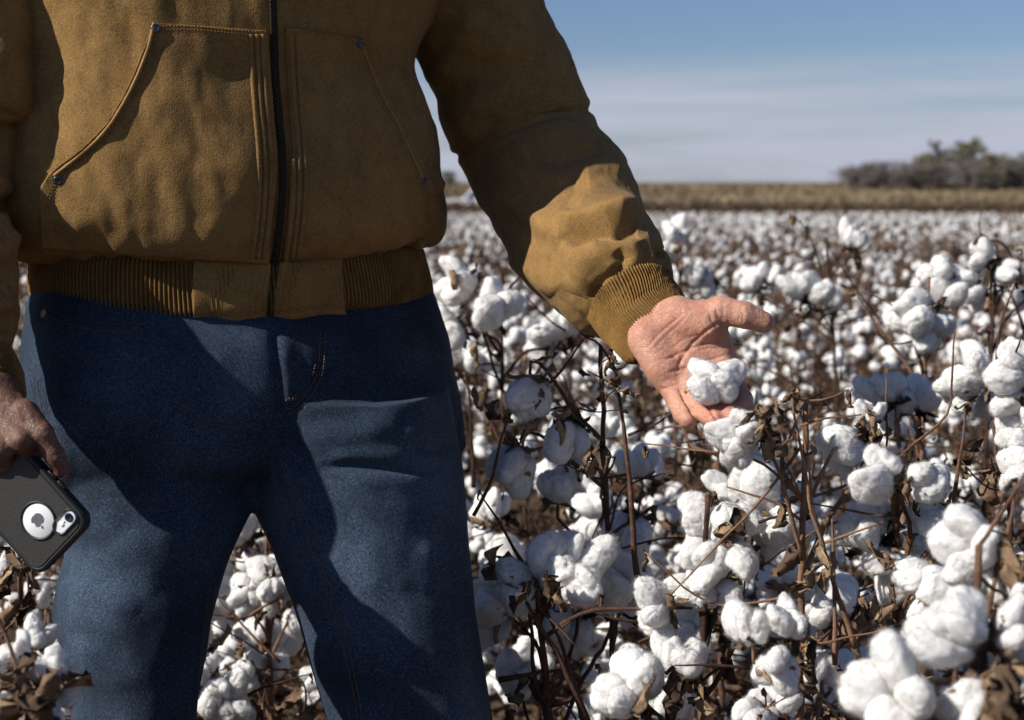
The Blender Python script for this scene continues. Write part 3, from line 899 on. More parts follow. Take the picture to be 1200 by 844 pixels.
# ---- plants with bolls where the photograph shows them
def shown_plant(label, base, bolls, sticks=(), leaves=(), top=None, hi=True, seed=0, stem_r=.006, r_br=.0028):
    """base: (px at ground, Y); bolls: (px, py, width px, Y, image angle of the boll axis or None, toward camera 0..1)
       sticks: (pixel polyline, Y, radius px); leaves: (px, py, Y, size)"""
    r = np.random.default_rng(700 + seed)
    bx = (base[0] - 600) * base[1] / FPX; g = float(gz(base[1]))
    root = bpy.data.objects.new('cotton_plant', None); COL.objects.link(root); root.location = (bx, base[1], g)
    root['label'] = label; root['category'] = 'cotton plant'; root['group'] = 'cotton plants round the man'
    O = np.array([bx, base[1], g])
    mb = MB(); ends = []
    for k, (px, py, w, Y, ang, tc) in enumerate(bolls):
        c = U(px, py, Y); s = w * Y / FPX / .063
        tc = tc * r.uniform(-.25, 1.0)
        if ang is None: ang = r.uniform(60, 240)
        a = math.radians(ang); ax = np.array([math.cos(a) * (1 - tc * .5), -tc + r.normal(0, .12), math.sin(a) * (1 - tc * .5)]); ax /= np.linalg.norm(ax)
        p = c - ax * .020 * s
        ends.append((p, ax, s))
        add_boll(root, axis_m(p - O, ax, r.uniform(0, 6), s), int(r.integers(0, 12)), hi)
    if top is None:
        z = max(e[0][2] for e in ends); cx = np.mean([e[0] for e in ends], axis=0)
        topp = np.array([cx[0] * .6 + bx * .4, cx[1] * .5 + base[1] * .5, z + .02])
    else: topp = U(*top)
    P = stem_piece(mb, np.array([[0, 0, -.03], (topp - O) * [.25, .25, .35], (topp - O) * [.6, .6, .7], topp - O]), stem_r, .0025, seed, 8)
    for p, ax, s in ends:
        e = p - O - ax * .003
        zt = max(.12, e[2] - r.uniform(.05, .13)); i = int(np.argmin(abs(P[:, 2] - zt))); b = P[i]
        m1 = b + (e - b) * .4 + r.normal(0, .008, 3) + [0, 0, .012]; m2 = e - ax * .022 * s + r.normal(0, .003, 3)
        stem_piece(mb, [b, m1, m2, e], r_br, .0020 * s, seed + i, 6)
        for q in (m1, m2):
            if r.random() < .55: link('dry_leaf', LEAF_ME[int(r.integers(0, 9))], root, mat=leaf_m(q, r.uniform(0, 6.28), r.uniform(-1, 1), r.uniform(.45, .9)))
    for k in range(16):                                   # thin tangled twigs
        b = P[int(r.integers(len(P) // 4, len(P)))]; d = r.normal(0, 1, 3) * [1, .8, .7]; d /= np.linalg.norm(d); L = r.uniform(.05, .16)
        m1 = b + d * L * .5 + r.normal(0, .012, 3); e = b + d * L + r.normal(0, .018, 3)
        qx, qy = proj(e + O)
        if 0 < qx < 590 and (e + O)[1] < 1.62: continue          # none across the man's legs
        stem_piece(mb, [b, m1, e], .0016, .0007, seed + k * 3, 5, .012)
        if r.random() < .45: link('dry_leaf', LEAF_ME[int(r.integers(0, 9))], root, mat=leaf_m(e, r.uniform(0, 6.28), r.uniform(-1, 1), r.uniform(.3, .7)))
    for pts, Y, rp in sticks:
        pts = np.array(pts, float); Yk = np.broadcast_to(np.asarray(Y, float), (len(pts),))
        Q = U(pts[:, 0], pts[:, 1], Yk) - O; rr = rp * float(np.mean(Yk)) / FPX
        if Q[0][2] < Q[-1][2]: Q = Q[::-1]
        stem_piece(mb, Q, rr * .35, rr, seed + 3, 8, .012)
        if rp > 1.5: link('dry_leaf', LEAF_ME[int(r.integers(0, 9))], root, mat=leaf_m(Q[0], r.uniform(0, 6.28), r.uniform(-1, 1), r.uniform(.3, .5)))
    for px, py, Y, s in leaves:
        link('dry_leaf', LEAF_ME[int(r.integers(0, 9))], root, mat=leaf_m(U(px, py, Y) - O, r.uniform(0, 6.28), r.uniform(-.5, .5), s))
    link('stem', mb.mesh('stem', [M_STEM]), root)
    return root

shown_plant('cotton plant at the man\'s hip with paired white bolls just below the sleeve elbow', (595, 2.15),
 [(538, 335, 46, 2.10, 160, .5), (578, 362, 54, 2.04, 80, .6), (528, 386, 46, 2.12, 200, .4), (662, 380, 48, 2.25, 100, .5), (560, 425, 40, 2.25, 60, .5), (640, 400, 42, 2.25, 200, .5), (527, 420, 34, 2.25, 120, .5)],
 sticks=[([(545, 432), (552, 500), (556, 572)], 2.10, 3.0), ([(615, 345), (640, 372), (664, 388)], 2.08, 1.4), ([(560, 322), (580, 330), (588, 350)], 2.10, 1.5), ([(595, 340), (612, 322), (628, 305)], 2.12, 1.6)],
 leaves=[(532, 318, 2.06, .7), (560, 310, 2.08, .5), (570, 450, 2.08, .8), (556, 400, 2.08, .9), (588, 455, 2.08, .9)], seed=1)
shown_plant('dark stemmed cotton plant left of the open hand with a blackened tip', (742, 1.50),
 [(620, 460, 56, 1.48, 265, .45), (664, 512, 58, 1.5, 250, .5), (602, 542, 58, 1.52, 240, .5), (655, 572, 50, 1.55, 90, .6), (748, 545, 44, 1.85, 100, .6), (712, 548, 36, 1.9, 100, .5), (703, 500, 40, 1.95, 90, .5)],
 sticks=[([(716, 415), (726, 470), (736, 540), (742, 620), (748, 700)], 1.46, 4.2), ([(607, 470), (590, 505), (576, 560), (556, 605)], 1.48, 2.4), ([(736, 512), (768, 498), (792, 480)], 1.47, 2.0),
  ([(730, 480), (700, 484), (668, 478), (640, 482)], 1.48, 1.7), ([(738, 555), (700, 562), (664, 545)], 1.48, 2.0), ([(690, 390), (672, 415), (652, 440), (640, 452)], 1.55, 2.2), ([(716, 418), (706, 424), (702, 436)], 1.46, 1.4), ([(720, 434), (734, 430), (738, 420)], 1.46, 1.4), ([(724, 455), (712, 462), (706, 478)], 1.46, 1.4)],
 leaves=[(712, 425, 1.45, .5), (718, 440, 1.45, .6), (708, 448, 1.45, .6), (726, 452, 1.45, .7), (714, 412, 1.45, .45), (704, 512, 1.46, .9), (664, 482, 1.47, 1.0), (640, 488, 1.48, .9), (596, 478, 1.48, .6), (650, 482, 1.46, .8), (700, 530, 1.46, .7), (556, 455, 1.5, .9), (576, 470, 1.5, .8), (678, 470, 1.47, .7), (690, 530, 1.46, .8)], seed=2, stem_r=.005)
shown_plant('cotton plant with two thick crossing stems and shaded bolls beside the man\'s thigh', (690, 1.40),
 [(658, 668, 88, 1.44, 60, .5), (612, 692, 62, 1.45, 200, .5), (722, 690, 84, 1.52, 80, .6), (582, 722, 62, 1.55, 200, .5), (742, 622, 58, 1.62, 240, .5), (770, 712, 54, 1.32, 175, .45), (668, 735, 64, 1.55, 250, .5), (575, 690, 50, 1.6, 120, .5), (608, 800, 56, 1.5, 100, .5)],
 sticks=[([(618, 706), (640, 745), (668, 800), (690, 850)], 1.38, 5.2), ([(640, 712), (660, 760), (676, 815), (684, 850)], 1.40, 4.0), ([(650, 704), (700, 718), (750, 732)], 1.38, 2.6), ([(584, 796), (620, 790), (656, 786)], 1.40, 4.0), ([(562, 575), (590, 620), (616, 665)], 1.46, 2.6), ([(655, 735), (690, 712), (704, 696)], 1.38, 1.8)],
 leaves=[(640, 668, 1.37, .9), (622, 684, 1.38, .8), (652, 690, 1.38, .7), (578, 640, 1.45, 1.0), (590, 655, 1.46, .9), (612, 790, 1.42, .8), (600, 830, 1.42, .9)], seed=3, top=(630, 690, 1.40), stem_r=.0065)
shown_plant('cotton plant below the fingertips with a towering cluster of bright bolls', (812, 1.28),
 [(738, 810, 76, 1.22, 120, .5), (800, 776, 64, 1.30, 100, .55), (792, 818, 60, 1.3, 250, .5), (822, 606, 56, 1.36, 200, .5), (852, 612, 54, 1.33, 300, .6), (828, 652, 58, 1.33, 200, .5), (858, 650, 52, 1.32, 290, .5), (846, 694, 50, 1.33, 270, .5), (806, 690, 42, 1.36, 220, .5), (890, 578, 78, 1.40, 110, .5), (908, 618, 58, 1.38, 320, .5), (856, 572, 40, 1.42, 100, .5), (880, 545, 36, 1.6, 100, .5)],
 sticks=[([(790, 780), (840, 778), (880, 786)], 1.22, 2.6), ([(888, 612), (916, 604), (945, 596)], 1.30, 2.2)],
 leaves=[(850, 608, 1.28, .8), (864, 600, 1.29, .7), (844, 720, 1.27, .9), (805, 800, 1.2, 1.1), (760, 790, 1.2, .9), (790, 790, 1.2, .8), (820, 806, 1.2, 1.0)], seed=4)
shown_plant('cotton plant whose boll with a ragged bur nearly touches the fingertips', (955, 1.26),
 [(876, 508, 54, 1.22, 190, .45), (862, 522, 42, 1.23, 230, .4), (880, 738, 56, 1.12, 100, .6), (919, 730, 50, 1.12, 95, .6), (911, 776, 54, 1.11, 240, .6), (995, 530, 62, 1.32, 210, .55), (960, 770, 50, 1.3, 250, .5), (962, 720, 42, 1.32, 100, .5), (905, 826, 54, 1.2, 110, .5), (885, 838, 48, 1.18, 200, .5), (952, 690, 34, 1.38, 100, .5), (1022, 488, 30, 1.30, 120, .5)],
 sticks=[([(928, 462), (934, 510), (944, 560), (958, 620), (980, 690), (1004, 760)], 1.22, 3.6), ([(936, 470), (945, 540), (955, 600), (966, 640)], 1.24, 2.4), ([(975, 600), (978, 680), (980, 780)], 1.22, 3.4), ([(936, 500), (970, 490), (1010, 486)], 1.24, 1.9), ([(926, 466), (955, 470), (995, 456)], 1.24, 1.9), ([(966, 636), (1010, 620), (1050, 606)], 1.22, 2.2), ([(940, 756), (1000, 748), (1062, 728)], 1.2, 2.2), ([(900, 520), (920, 545), (938, 580)], 1.24, 2.0), ([(890, 836), (950, 810), (985, 850)], 1.12, 2.2)],
 leaves=[(888, 470, 1.2, .7), (896, 478, 1.2, .7), (902, 488, 1.21, .7), (892, 496, 1.2, .6), (900, 506, 1.21, .6), (936, 455, 1.24, .5), (962, 640, 1.2, 1.0), (955, 665, 1.2, .9), (978, 650, 1.21, .8), (935, 650, 1.22, .9), (984, 780, 1.2, .9), (1016, 478, 1.28, .7), (1008, 492, 1.28, .6), (905, 470, 1.21, .6), (955, 520, 1.23, .6), (885, 482, 1.2, .6)], seed=5)
shown_plant('cotton plant with paired bolls in a row right of the reddish stems', (1055, 1.26),
 [(1032, 562, 64, 1.22, 170, .6), (1083, 568, 56, 1.22, 10, .6), (1020, 622, 56, 1.26, 120, .5), (1042, 658, 56, 1.25, 260, .5), (1098, 612, 48, 1.24, 200, .5), (1086, 674, 56, 1.18, 240, .5), (1000, 620, 46, 1.32, 150, .5), (1060, 640, 44, 1.3, 0, .5), (1098, 705, 46, 1.2, 270, .5)],
 sticks=[([(1072, 560), (1060, 590), (1050, 620)], 1.24, 2.0), ([(1135, 470), (1128, 520), (1118, 590)], 1.4, 3.0)],
 leaves=[(1068, 558, 1.2, .6), (1016, 640, 1.2, .8), (1050, 690, 1.2, .8), (1012, 700, 1.24, .9), (1090, 740, 1.2, .9)], seed=6)
shown_plant('nearest cotton plant at the bottom right with large blurred bolls and a brown bur', (1150, .90),
 [(1134, 640, 76, .98, 170, .5), (1162, 678, 56, .98, 260, .5), (1122, 742, 100, .88, 150, .5), (1184, 748, 66, .88, 30, .5), (1050, 818, 96, .86, 140, .5), (1152, 826, 84, .85, 250, .5), (1206, 700, 60, .94, 60, .5)],
 sticks=[([(1192, 560), (1180, 640), (1170, 700)], .98, 4.5)],
 leaves=[(1168, 620, .95, .9), (1178, 640, .95, .9), (1172, 660, .95, .8), (1180, 780, .8, 1.2), (1192, 800, .8, 1.2), (1170, 800, .8, 1.1), (1185, 830, .8, 1.1), (1196, 770, .8, 1.0), (1160, 790, .8, .9)], seed=7)
shown_plant('cotton plant with stacked round bolls cut by the right edge of the picture', (1200, 1.50),
 [(1190, 430, 52, 1.46, 150, .5), (1194, 478, 54, 1.46, 230, .5), (1140, 440, 56, 1.58, 140, .5), (1122, 458, 44, 1.6, 200, .5), (1160, 470, 40, 1.62, 250, .5), (1199, 550, 50, 1.4, 200, .5), (1196, 515, 44, 1.46, 120, .5)],
 sticks=[([(1190, 330), (1172, 380), (1168, 450)], 1.6, 2.2)], leaves=[(1198, 460, 1.44, .8), (1150, 520, 1.5, 1.1), (1162, 540, 1.5, 1.1), (1140, 470, 1.55, .7)], seed=8)
shown_plant('cotton plant with an arching bare tip and a pair of bolls right of the thumb', (1090, 2.05),
 [(1074, 368, 58, 2.0, 160, .5), (1092, 384, 44, 2.0, 300, .5), (1112, 348, 40, 2.15, 60, .5), (1096, 322, 34, 2.2, 120, .5), (1120, 330, 32, 2.2, 60, .5), (1040, 460, 50, 1.8, 120, .5), (1075, 470, 44, 1.8, 100, .5), (1048, 480, 36, 1.85, 200, .5)],
 sticks=[([(1002, 342), (1030, 385), (1062, 425), (1072, 445)], 2.0, 2.6)], leaves=[(1084, 352, 1.98, .8), (1078, 395, 2.0, .8), (1115, 360, 2.1, .7)], seed=9)
shown_plant('cotton plant with a hooked dark bare twig above two small bolls at the right', (1160, 2.3),
 [(1152, 300, 30, 2.3, 150, .5), (1176, 316, 30, 2.3, 330, .5), (1144, 345, 34, 2.4, 200, .5), (1190, 350, 30, 2.4, 200, .5)],
 sticks=[([(1140, 330), (1146, 300), (1168, 282), (1185, 300), (1192, 322)], 2.3, 2.6), ([(1140, 288), (1152, 274), (1162, 286)], 2.3, 2.0), ([(1178, 330), (1192, 360), (1200, 392)], 2.25, 2.4)], leaves=[(1146, 310, 2.3, .8), (1166, 300, 2.3, .7), (1190, 312, 2.3, .8)], seed=10)
shown_plant('lone boll raised above the field on a leaning stem right of the thumb', (1010, 2.9),
 [(1000, 281, 34, 2.8, 80, .4), (940, 338, 40, 2.7, 120, .5), (958, 346, 34, 2.7, 60, .5), (970, 352, 30, 2.8, 30, .5), (885, 330, 30, 3.0, 120, .5), (905, 326, 26, 3.0, 60, .5)],
 sticks=[([(930, 252), (944, 270), (958, 300), (968, 340)], 2.8, 1.6), ([(968, 286), (984, 310), (1004, 340), (1034, 380)], 2.7, 1.7)], leaves=[(926, 250, 2.8, .5), (946, 264, 2.8, .6), (1002, 296, 2.8, .8)], seed=11)
shown_plant('single raised boll standing just beyond the sleeve cuff', (792, 3.2),
 [(790, 276, 30, 3.1, 90, .4), (786, 290, 24, 3.1, 250, .4), (812, 325, 34, 3.2, 60, .5), (826, 332, 26, 3.2, 200, .5)], leaves=[(798, 286, 3.05, .8)], seed=12)
shown_plant('blurred cotton plant with brown leaf clumps in the bottom left corner', (20, .98),
 [(62, 788, 50, .98, 60, .5), (20, 765, 36, 1.0, 120, .5), (48, 832, 56, .96, 250, .4), (44, 748, 38, 1.1, 80, .5), (15, 828, 44, .98, 200, .5), (74, 812, 36, .98, 340, .5)],
 leaves=[(30, 782, .94, 1.0), (46, 792, .94, .9), (66, 790, .93, .8), (20, 800, .93, 1.1), (10, 815, .94, 1.1), (36, 810, .93, 1.0), (50, 818, .93, .9), (28, 836, .93, 1.1), (8, 780, .95, 1.0), (58, 836, .94, .8), (40, 770, .96, .7)], top=(30, 790, .98), seed=13)
shown_plant('cotton plant with dry leaf curls behind the telephone at the left edge', (8, 1.55),
 [(6, 668, 34, 1.5, 200, .5), (24, 650, 30, 1.6, 100, .5), (12, 610, 40, 1.7, 100, .5), (48, 700, 34, 1.9, 100, .5)],
 leaves=[(8, 660, 1.42, 1.0), (4, 640, 1.42, .9), (14, 676, 1.44, .8), (40, 690, 1.6, 1.1), (24, 700, 1.6, 1.2)], seed=14)
shown_plant('cotton plant seen between the man\'s legs with a curled cluster of bolls', (310, 1.82),
 [(284, 618, 50, 1.95, 120, .5), (324, 672, 48, 1.75, 200, .5), (322, 690, 40, 1.72, 300, .5), (290, 694, 40, 1.74, 200, .5), (304, 698, 34, 1.74, 60, .5), (262, 702, 46, 2.0, 180, .5), (308, 735, 42, 1.95, 270, .5), (348, 726, 40, 1.9, 260, .5), (314, 785, 48, 1.85, 90, .5)],
 sticks=[([(255, 700), (290, 740), (330, 775)], 1.74, 2.0), ([(330, 700), (305, 712), (292, 722)], 1.7, 2.2)], leaves=[(312, 716, 1.7, .6), (300, 650, 1.76, .8), (338, 780, 1.75, 1.2), (270, 740, 1.8, 1.1)], seed=15)
shown_plant('low cotton plant at the foot of the gap between the man\'s legs', (270, 1.62),
 [(258, 824, 58, 1.58, 60, .5), (290, 790, 36, 1.75, 200, .5), (375, 800, 40, 1.75, 200, .5), (240, 790, 30, 1.75, 150, .5)],
 sticks=[([(290, 815), (325, 800), (365, 790)], 1.6, 2.0), ([(350, 850), (360, 820), (356, 800)], 1.6, 2.2)], leaves=[(352, 815, 1.58, 1.0), (362, 832, 1.58, .9), (290, 830, 1.6, 1.1), (320, 838, 1.6, 1.0)], top=(280, 790, 1.66), seed=16)

# ---- the other plants of the field, nearest first: copies of ten kinds of plant
def place_plants():
    r = np.random.default_rng(21); spots = []
    Y = 1.12
    while Y < 9.0:
        step = .25 + .035 * Y
        half = .40 * Y + .25
        x = -half + r.uniform(0, step)
        while x < half:
            xx, yy = x + r.normal(0, .07), Y + r.normal(0, .07)
            px = 600 + FPX * xx / yy
            ok = True
            if yy < 1.72 and px < 600: ok = False
            if abs(xx + .10) < .40 and yy < 1.80: ok = False
            if yy < 1.85 and px < -20: ok = False
            if yy < 1.30 and (px < 800 or px > 1150): ok = False
            # hidden by the man
            if yy > 1.9 and 60 < px < 470 and not (yy < 3.4 and 190 < px < 440): ok = False
            if ok: spots.append((xx, yy))
            x += step
        Y += step * .9
    return spots
SPOTS = sorted(place_plants(), key=lambda s: s[1])[:284]
rr = np.random.default_rng(33)
ORD = ['first', 'second', 'third', 'fourth', 'fifth', 'sixth', 'seventh', 'eighth', 'ninth', 'tenth', 'eleventh', 'twelfth']
NEAR_R = sorted(600 + FPX * x / Y for x, Y in SPOTS if Y < 2.1 and x > 0); NEAR_L = sorted(600 + FPX * x / Y for x, Y in SPOTS if Y < 2.1 and x <= 0)
for i, (x, Y) in enumerate(SPOTS):
    px = 600 + FPX * x / Y
    k = int(rr.integers(0, 10)); s = rr.uniform(.9, 1.06); rot = rr.uniform(0, 6.28)
    hcap = 0.86 if Y > 1.9 else .70
    H = (.66 + .018 * k) * s
    if H > hcap: s *= hcap / H
    if Y < 2.1:
        o = ORD[min(11, (NEAR_R if x > 0 else NEAR_L).index(px))]
        lab, grp, lod = (f'{o} from the left of the close cotton plants filling in right of the man' if x > 0 else f'{o} from the left of the close cotton plants behind the man\'s legs'), 'near cotton plants', 0
    elif Y < 3.6:
        lab, grp, lod = ('slightly blurred brown cotton plant dotted with white bolls behind the hand' if px > 500 else 'slightly blurred brown cotton plant dotted with white bolls behind the man\'s right side'), 'cotton plants a few steps off', 0 if Y < 2.6 else 1
    else:
        lab, grp, lod = 'soft focus cotton plant speckled with small white bolls in the middle of the field', 'cotton plants in the middle distance', 2
    put_plant(k, x, Y, rot, s, lod, lab, grp)
YEND = max(s[1] for s in SPOTS)
print('plants', len(SPOTS), 'to', YEND)

# ---- everything farther is one mass of bolls and twigs
def far_cotton():
    r = np.random.default_rng(9)
    V0, F0 = ico(1); V1, F1 = ico(2)
    def lobes(sub, k, seed):
        q = np.random.default_rng(seed); Vs = []; Fs = []; n = 0
        Vi, Fi = (V0, F0) if sub == 1 else (V1, F1)
        for _ in range(k):
            c = q.normal(0, .34, 3); s = q.uniform(.55, .75)
            W = Vi * s * q.uniform(.8, 1.15, 3) + c; Vs.append(W); Fs.append(Fi + n); n += len(Vi)
        return np.concatenate(Vs), np.concatenate(Fs)
    Vs = []; Fs = []; n = 0
    def scatter(X, Y, Z, rad, tmpl):
        nonlocal n
        N = len(X); ch = r.integers(0, len(tmpl), N)
        for t, (Vt, Ft) in enumerate(tmpl):
            m = ch == t; M = m.sum()
            a = r.uniform(0, 6.28, M); c, s = np.cos(a), np.sin(a)
            W = Vt[None] * rad[m][:, None, None]
            W = np.stack([W[..., 0] * c[:, None] - W[..., 1] * s[:, None], W[..., 0] * s[:, None] + W[..., 1] * c[:, None], W[..., 2]], -1)
            W = W + np.stack([X[m], Y[m], Z[m]], 1)[:, None]
            Vs.append(W.reshape(-1, 3)); Fs.append((Ft[None] + (np.arange(M) * len(Vt))[:, None, None] + n).reshape(-1, 3)); n += M * len(Vt)
    def band(y0, y1, dens):
        A = .42 * (y1 ** 2 - y0 ** 2) * 2; N = int(A * dens / 2)
        Y = np.sqrt(r.uniform(y0 ** 2, y1 ** 2, N)); X = (r.random(N) * 2 - 1) * (.42 * Y + .4); return X, Y
    canopy = lambda X, Y: .73 + .10 * vnoise(np.stack([X, Y, 0 * X], 1), 1.1, 4) + .06 * vnoise(np.stack([X, Y, 0 * X], 1), 3.2, 5)
    tm3 = [lobes(1, 3, 60 + k) for k in range(6)]; tm1 = [lobes(1, 1, 80 + k) for k in range(5)]
    small = [(V0 * [1, 1, .9], F0)]
    # icosahedron with 20 faces for the farthest
    ph = (1 + 5 ** .5) / 2
    I = np.array([(-1, ph, 0), (1, ph, 0), (-1, -ph, 0), (1, -ph, 0), (0, -1, ph), (0, 1, ph), (0, -1, -ph), (0, 1, -ph), (ph, 0, -1), (ph, 0, 1), (-ph, 0, -1), (-ph, 0, 1)]) / 1.9
    IF = np.array([(0, 11, 5), (0, 5, 1), (0, 1, 7), (0, 7, 10), (0, 10, 11), (1, 5, 9), (5, 11, 4), (11, 10, 2), (10, 7, 6), (7, 1, 8), (3, 9, 4), (3, 4, 2), (3, 2, 6), (3, 6, 8), (3, 8, 9), (4, 9, 5), (2, 4, 11), (6, 2, 10), (8, 6, 7), (9, 8, 1)])
    X, Y = band(YEND - .15, 17, 36); h = canopy(X, Y) * r.uniform(.42, 1.06, len(X)) ** .6
    scatter(X, Y, gz(Y) + h, r.uniform(.019, .029, len(X)), tm3)
    X, Y = band(17, 44, 21); h = canopy(X, Y) * r.uniform(.62, 1.06, len(X)) ** .6
    scatter(X, Y, gz(Y) + h, r.uniform(.023, .035, len(X)), [(I * 1.0, IF)])
    X, Y = band(44, 95, 9); h = canopy(X, Y) * r.uniform(.72, 1.06, len(X)) ** .6
    scatter(X, Y, gz(Y) + h, r.uniform(.032, .05, len(X)), [(I * 1.0, IF)])
    # the part of the field the man stands in front of
    Y = np.sqrt(r.uniform(1.95 ** 2, YEND ** 2, 2600)); X = (r.uniform(40, 480, 2600) - 600) * Y / FPX; h = canopy(X, Y) * r.uniform(.3, 1.0, 2600) ** .7
    scatter(X, Y, gz(Y) + h, r.uniform(.024, .034, 2600), tm3)
    F = np.concatenate(Fs); nb = len(F)
    # stalks and dead leaves among the bolls
    def twigs(y0, y1, dens, w, L):
        nonlocal n
        X, Y = band(y0, y1, dens); N = len(X); h = canopy(X, Y)
        b = np.stack([X, Y, gz(Y) + h * r.uniform(.25, .95, N)], 1); d = r.normal(0, 1, (N, 3)); d[:, 2] = np.abs(d[:, 2]) + .35; d /= np.linalg.norm(d, axis=1, keepdims=True)
        e = b + d * (L * r.uniform(.6, 1.5, (N, 1))); sd = np.cross(d, r.normal(0, 1, (N, 3))); sd /= np.linalg.norm(sd, axis=1, keepdims=True); sd *= w * r.uniform(.5, 1.6, (N, 1))
        m = (b + e) / 2
        Vs.append(np.stack([b, m + sd, e, m - sd], 1).reshape(-1, 3)); q = np.arange(N)[:, None] * 4 + n
        n += N * 4
        return np.concatenate([np.concatenate([q, q + 1, q + 2], 1), np.concatenate([q, q + 2, q + 3], 1)])
    T = [twigs(YEND - .15, 17, 300, .006, .12), twigs(YEND, 17, 170, .020, .05), twigs(17, 44, 62, .024, .13), twigs(44, 95, 20, .05, .2)]
    Ft = np.concatenate(T)
    me = mesh_arr('cotton_field', np.concatenate(Vs), np.concatenate([F, Ft]), [M_COTTON_FAR, M_LEAF_FAR], np.concatenate([np.zeros(nb), np.ones(len(Ft))]))
    link('cotton_field', me, kind='stuff', label='cotton field running back to the grass bank', cat='cotton field')
    print('far tris', len(F) + len(Ft))
M_COTTON_FAR = flat('cotton lint far', (0.70, 0.695, 0.685), 1.0, 0.0, var=0.05, scale=3)
M_LEAF_FAR = flat('dead stalks far', (0.10, 0.062, 0.040), 0.9, 0.1, var=0.6, scale=9)
far_cotton()

# fallen leaves and stalks on the soil
def litter():
    r = np.random.default_rng(77); mb = MB(); N = 5200
    Y = np.sqrt(r.uniform(.9 ** 2, 5.0 ** 2, N)); X = (r.random(N) * 2 - 1) * (.42 * Y + .3)
    for i in range(N):
        g = LEAVES[int(r.integers(0, 9))]; a, b, c = r.uniform(0, 6.28, 3)
        z = .012 if r.random() < .6 else r.uniform(.02, .30)
        M = Matrix.Translation((X[i], Y[i], float(gz(Y[i])) + z)) @ Euler((a, b, c)).to_matrix().to_4x4() @ Matrix.Scale(r.uniform(.5, 1.1), 4)
        V = apply_m(g.V[0].reshape(9, 9, 3)[::2, ::2].reshape(-1, 3), M); mb.add(V, gridF(5, 5, False), 0)
    mb.obj('leaf_litter', [M_LEAF], None, kind='stuff', label='brown fallen leaves and trash under the cotton plants', cat='leaf litter')
litter()

# ================================================================ THE MAN
MAN = bpy.data.objects.new('person', None)
MO = np.array([-0.295, 1.45, 0.0])
MAN.location = MO; COL.objects.link(MAN)
MAN['label'] = 'man in a brown work jacket and blue jeans offering cotton on his open palm'
MAN['category'] = 'person'

def man_obj(name, V, F, mats, parent, mi=None, smooth=True, uv=None):
    """mesh given in world coordinates, stored relative to the man's base"""
    return link(name, mesh_arr(name, V - MO, F, mats, mi, smooth, uv), parent)

def bvh_of(V, F):
    return BVHTree.FromPolygons([tuple(v) for v in V], [tuple(f) for f in F])

def cast(bvh, px, py):
    d = V3(U(px, py, 1.0) - CAM).normalized()
    h = bvh.ray_cast(V3(CAM), d)
    if h[0] is None: return None
    n = h[1] if h[1].dot(d) < 0 else -h[1]
    return np.array(h[0]), np.array(n)

def rings_to_mesh(C, A, B, nf, nb, rows, expo=2.0, flat_front=0):
    """rings: centres C, lateral half axes A, front half axes B (vectors); front (camera side) gets nf columns, back nb"""
    t = np.linspace(0, len(C) - 1, rows)
    C, A, B = cr(C, t), cr(A, t), cr(B, t)
    th = np.concatenate([np.linspace(0, math.pi, nf, endpoint=False), np.linspace(math.pi, 2 * math.pi, nb, endpoint=False)])
    e = 2 / expo
    cx = np.sign(np.cos(th)) * np.abs(np.cos(th)) ** e; sx = np.sign(np.sin(th)) * np.abs(np.sin(th)) ** e
    V = C[:, None] + A[:, None] * cx[None, :, None] + B[:, None] * sx[None, :, None]
    nu = len(th)
    return V.reshape(-1, 3), gridF(nu, rows, True)[:, ::-1], nu, t, th

def level(py, xl, xr, Yc, b, yaw):
    """horizontal ring whose sides show at xl and xr on row py; yaw turns the front to the viewer's right"""
    z = U(600, py, Yc)[2]
    l, r_ = U(xl, py, Yc), U(xr, py, Yc)
    c = (l + r_) / 2; hw = (r_[0] - l[0]) / 2
    a = math.sqrt(max(1e-5, hw ** 2 - (b * math.sin(yaw)) ** 2)) / math.cos(yaw)
    A = np.array([math.cos(yaw), math.sin(yaw), 0]) * a; B = np.array([math.sin(yaw), -math.cos(yaw), 0]) * b
    return c, A, B

def lofted(levels, yaw, nf, nb, rows, expo=2.15):
    L = [level(*l, yaw) for l in levels]
    C, A, B = (np.array([x[k] for x in L]) for k in range(3))
    return rings_to_mesh(C, A, B, nf, nb, rows, expo)

YAW = math.radians(27)
# ---------------------------------------------------------------- jacket shell
TY = 1.495
JL = [(-205, 190, 380, TY, .075), (-185, 150, 430, TY, .098), (-150, 70, 500, TY, .122), (-80, 30, 520, TY, .158), (0, 26, 512, TY, .165), (80, 20, 481, TY, .167),
      (150, 13, 508, TY, .167), (205, 9, 517, TY, .172), (245, 6, 521, TY, .172), (268, 21, 520, TY, .168), (284, 34, 512, TY, .160), (293, 52, 500, TY, .150), (297, 68, 486, TY, .140), (296, 87, 470, TY, .126)]
JV, JF, JNU, JT, JTH = lofted(JL, YAW, 620, 160, 330)
N0 = vnormals(JV, JF)
fr = np.clip(-(N0[:, 1]), 0, 1)
# the hem hangs lower in front than at the sides
zz = JV[:, 2]; low = np.clip((1.20 - zz) / .13, 0, 1)
JV[:, 2] -= .012 * fr * low ** 2
